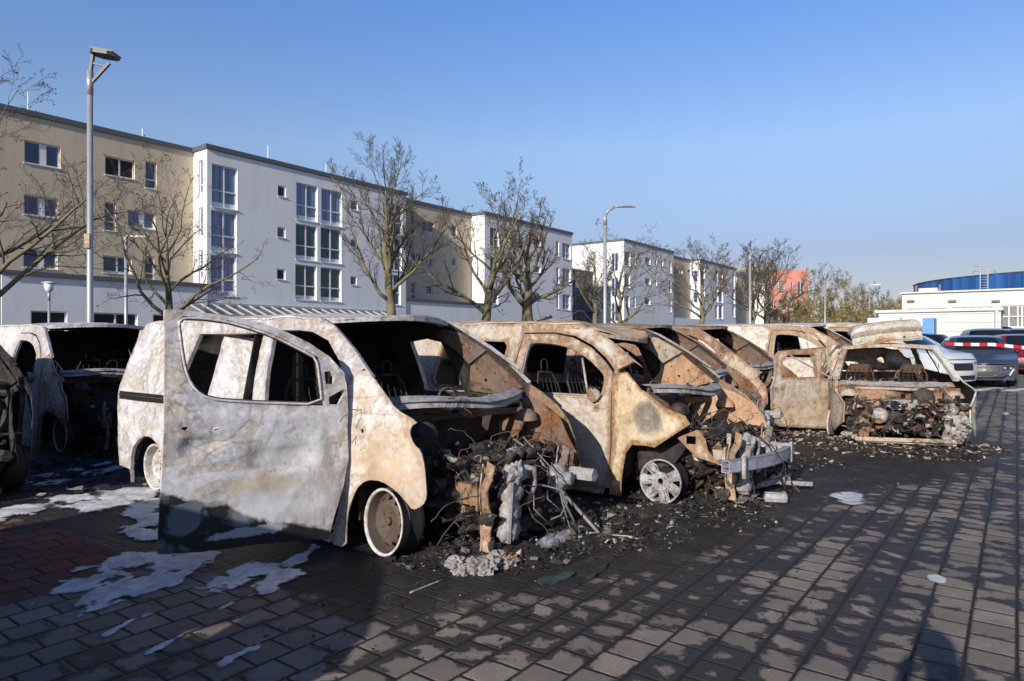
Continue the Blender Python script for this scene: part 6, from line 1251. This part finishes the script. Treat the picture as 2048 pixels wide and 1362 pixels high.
# distant car roofs behind the white vans
# ================================================================ barrier tape
t = NT('red_white_tape'); q_ = t.n('TexCoord').outputs['UV']; sp_ = t.n('SeparateXYZ'); t.l(q_, sp_.inputs[0])
t.col(t.mix(t.ramp(t.math('FRACT', sp_.outputs[0]), [(.495, 0.), (.505, 1.)]), (.62, .02, .03), (.78, .78, .80))); t.set(Roughness=.4)
pts = []; n = 60; Yt = 13.5
for i in range(n + 1):
    px = 1893 + (2120 - 1893) * i / n; py = 686 + (px - 1893) * .02 + 3.0 * math.sin((px - 1893) / 227 * 6.0 + .6) * .35 + max(0, px - 1985) * .10; pts.append(at_depth(px, py + 1, Yt - (px - 1893) * .008))
me = bpy.data.meshes.new('barrier_tape'); vs = []; fs = []
for p in pts: vs += [p - V(0, 0, .030), p + V(0, 0, .030)]
fs = [(2 * i, 2 * i + 2, 2 * i + 3, 2 * i + 1) for i in range(n)]; me.from_pydata([tuple(v) for v in vs], [], fs); uvl = me.uv_layers.new(); 
acc = [0]
for a, b_ in zip(pts[:-1], pts[1:]): acc.append(acc[-1] + (b_ - a).length / .30)
for f in me.polygons:
    for li in f.loop_indices: vi = me.loops[li].vertex_index; uvl.data[li].uv = (acc[vi // 2], vi % 2)
me.materials.append(t.m); tape = bpy.data.objects.new('barrier_tape', me); C.objects.link(tape); tag(tape, 'red and white striped tape stretched across the parked cars', 'barrier tape')
sm_ = tape.modifiers.new('thick', 'SOLIDIFY'); sm_.thickness = .002
# ================================================================ photographer behind the camera (only the shadow is in the picture)
def person(loc, rz):
    bm = bmesh.new(); J = {}; E_ = []
    def j(n_, p, r): J[n_] = (bm.verts.new(p), r)
    j('pel', (0, 0, .95), .15); j('wa', (0, 0, 1.12), .135); j('ch', (0, 0, 1.33), .17); j('nk', (0, 0, 1.50), .06); j('hd0', (0, .01, 1.58), .085); j('hd1', (0, .02, 1.68), .10); j('hd2', (0, .01, 1.75), .07)
    ch = [('pel', 'wa'), ('wa', 'ch'), ('ch', 'nk'), ('nk', 'hd0'), ('hd0', 'hd1'), ('hd1', 'hd2')]
    for s, n_ in ((-1, 'l'), (1, 'r')):
        j('sh' + n_, (s * .19, 0, 1.42), .075); j('el' + n_, (s * .28, .12, 1.20), .05); j('wr' + n_, (s * .10, .16, 1.43), .035); j('hn' + n_, (s * .06, .18, 1.50), .035)
        j('hip' + n_, (s * .10, 0, .88), .10); j('kn' + n_, (s * .13, .03, .50), .065); j('an' + n_, (s * .15, 0, .10), .045); j('to' + n_, (s * .17, .16, .04), .04)
        ch += [('ch', 'sh' + n_), ('sh' + n_, 'el' + n_), ('el' + n_, 'wr' + n_), ('wr' + n_, 'hn' + n_), ('pel', 'hip' + n_), ('hip' + n_, 'kn' + n_), ('kn' + n_, 'an' + n_), ('an' + n_, 'to' + n_)]
        for k in range(5):
            j('f%d' % k + n_, (s * (.045 - .012 * k + .02), .19 + .004 * k, 1.515 + .006 * k), .011); j('g%d' % k + n_, (s * (.015 - .004 * k), .20, 1.53 + .012 * k), .009); ch += [('hn' + n_, 'f%d' % k + n_), ('f%d' % k + n_, 'g%d' % k + n_)]
    for a, b_ in ch: bm.edges.new((J[a][0], J[b_][0]))
    bm.verts.index_update(); me = bpy.data.meshes.new('person'); order = {v.index: r for v, r in J.values()}; bm.to_mesh(me); bm.free()
    o = bpy.data.objects.new('person', me); C.objects.link(o); me.materials.append(plain('dark_clothes', (.03, .03, .035), .9)); sk = o.modifiers.new('skin', 'SKIN'); 
    if not me.skin_vertices: me.attributes
    for i, d_ in enumerate(me.skin_vertices[0].data if me.skin_vertices else []): d_.radius = (order[i], order[i])
    o.modifiers.new('sub', 'SUBSURF').levels = 1; o.location = loc; o.rotation_euler = (0, 0, rz); return o
try:
    bm_probe = person((-.20, -.30, 0), YAW - R(90)); tag(bm_probe, 'person in dark clothes holding a camera to the face', 'person')
except Exception as ex: print('person', ex)
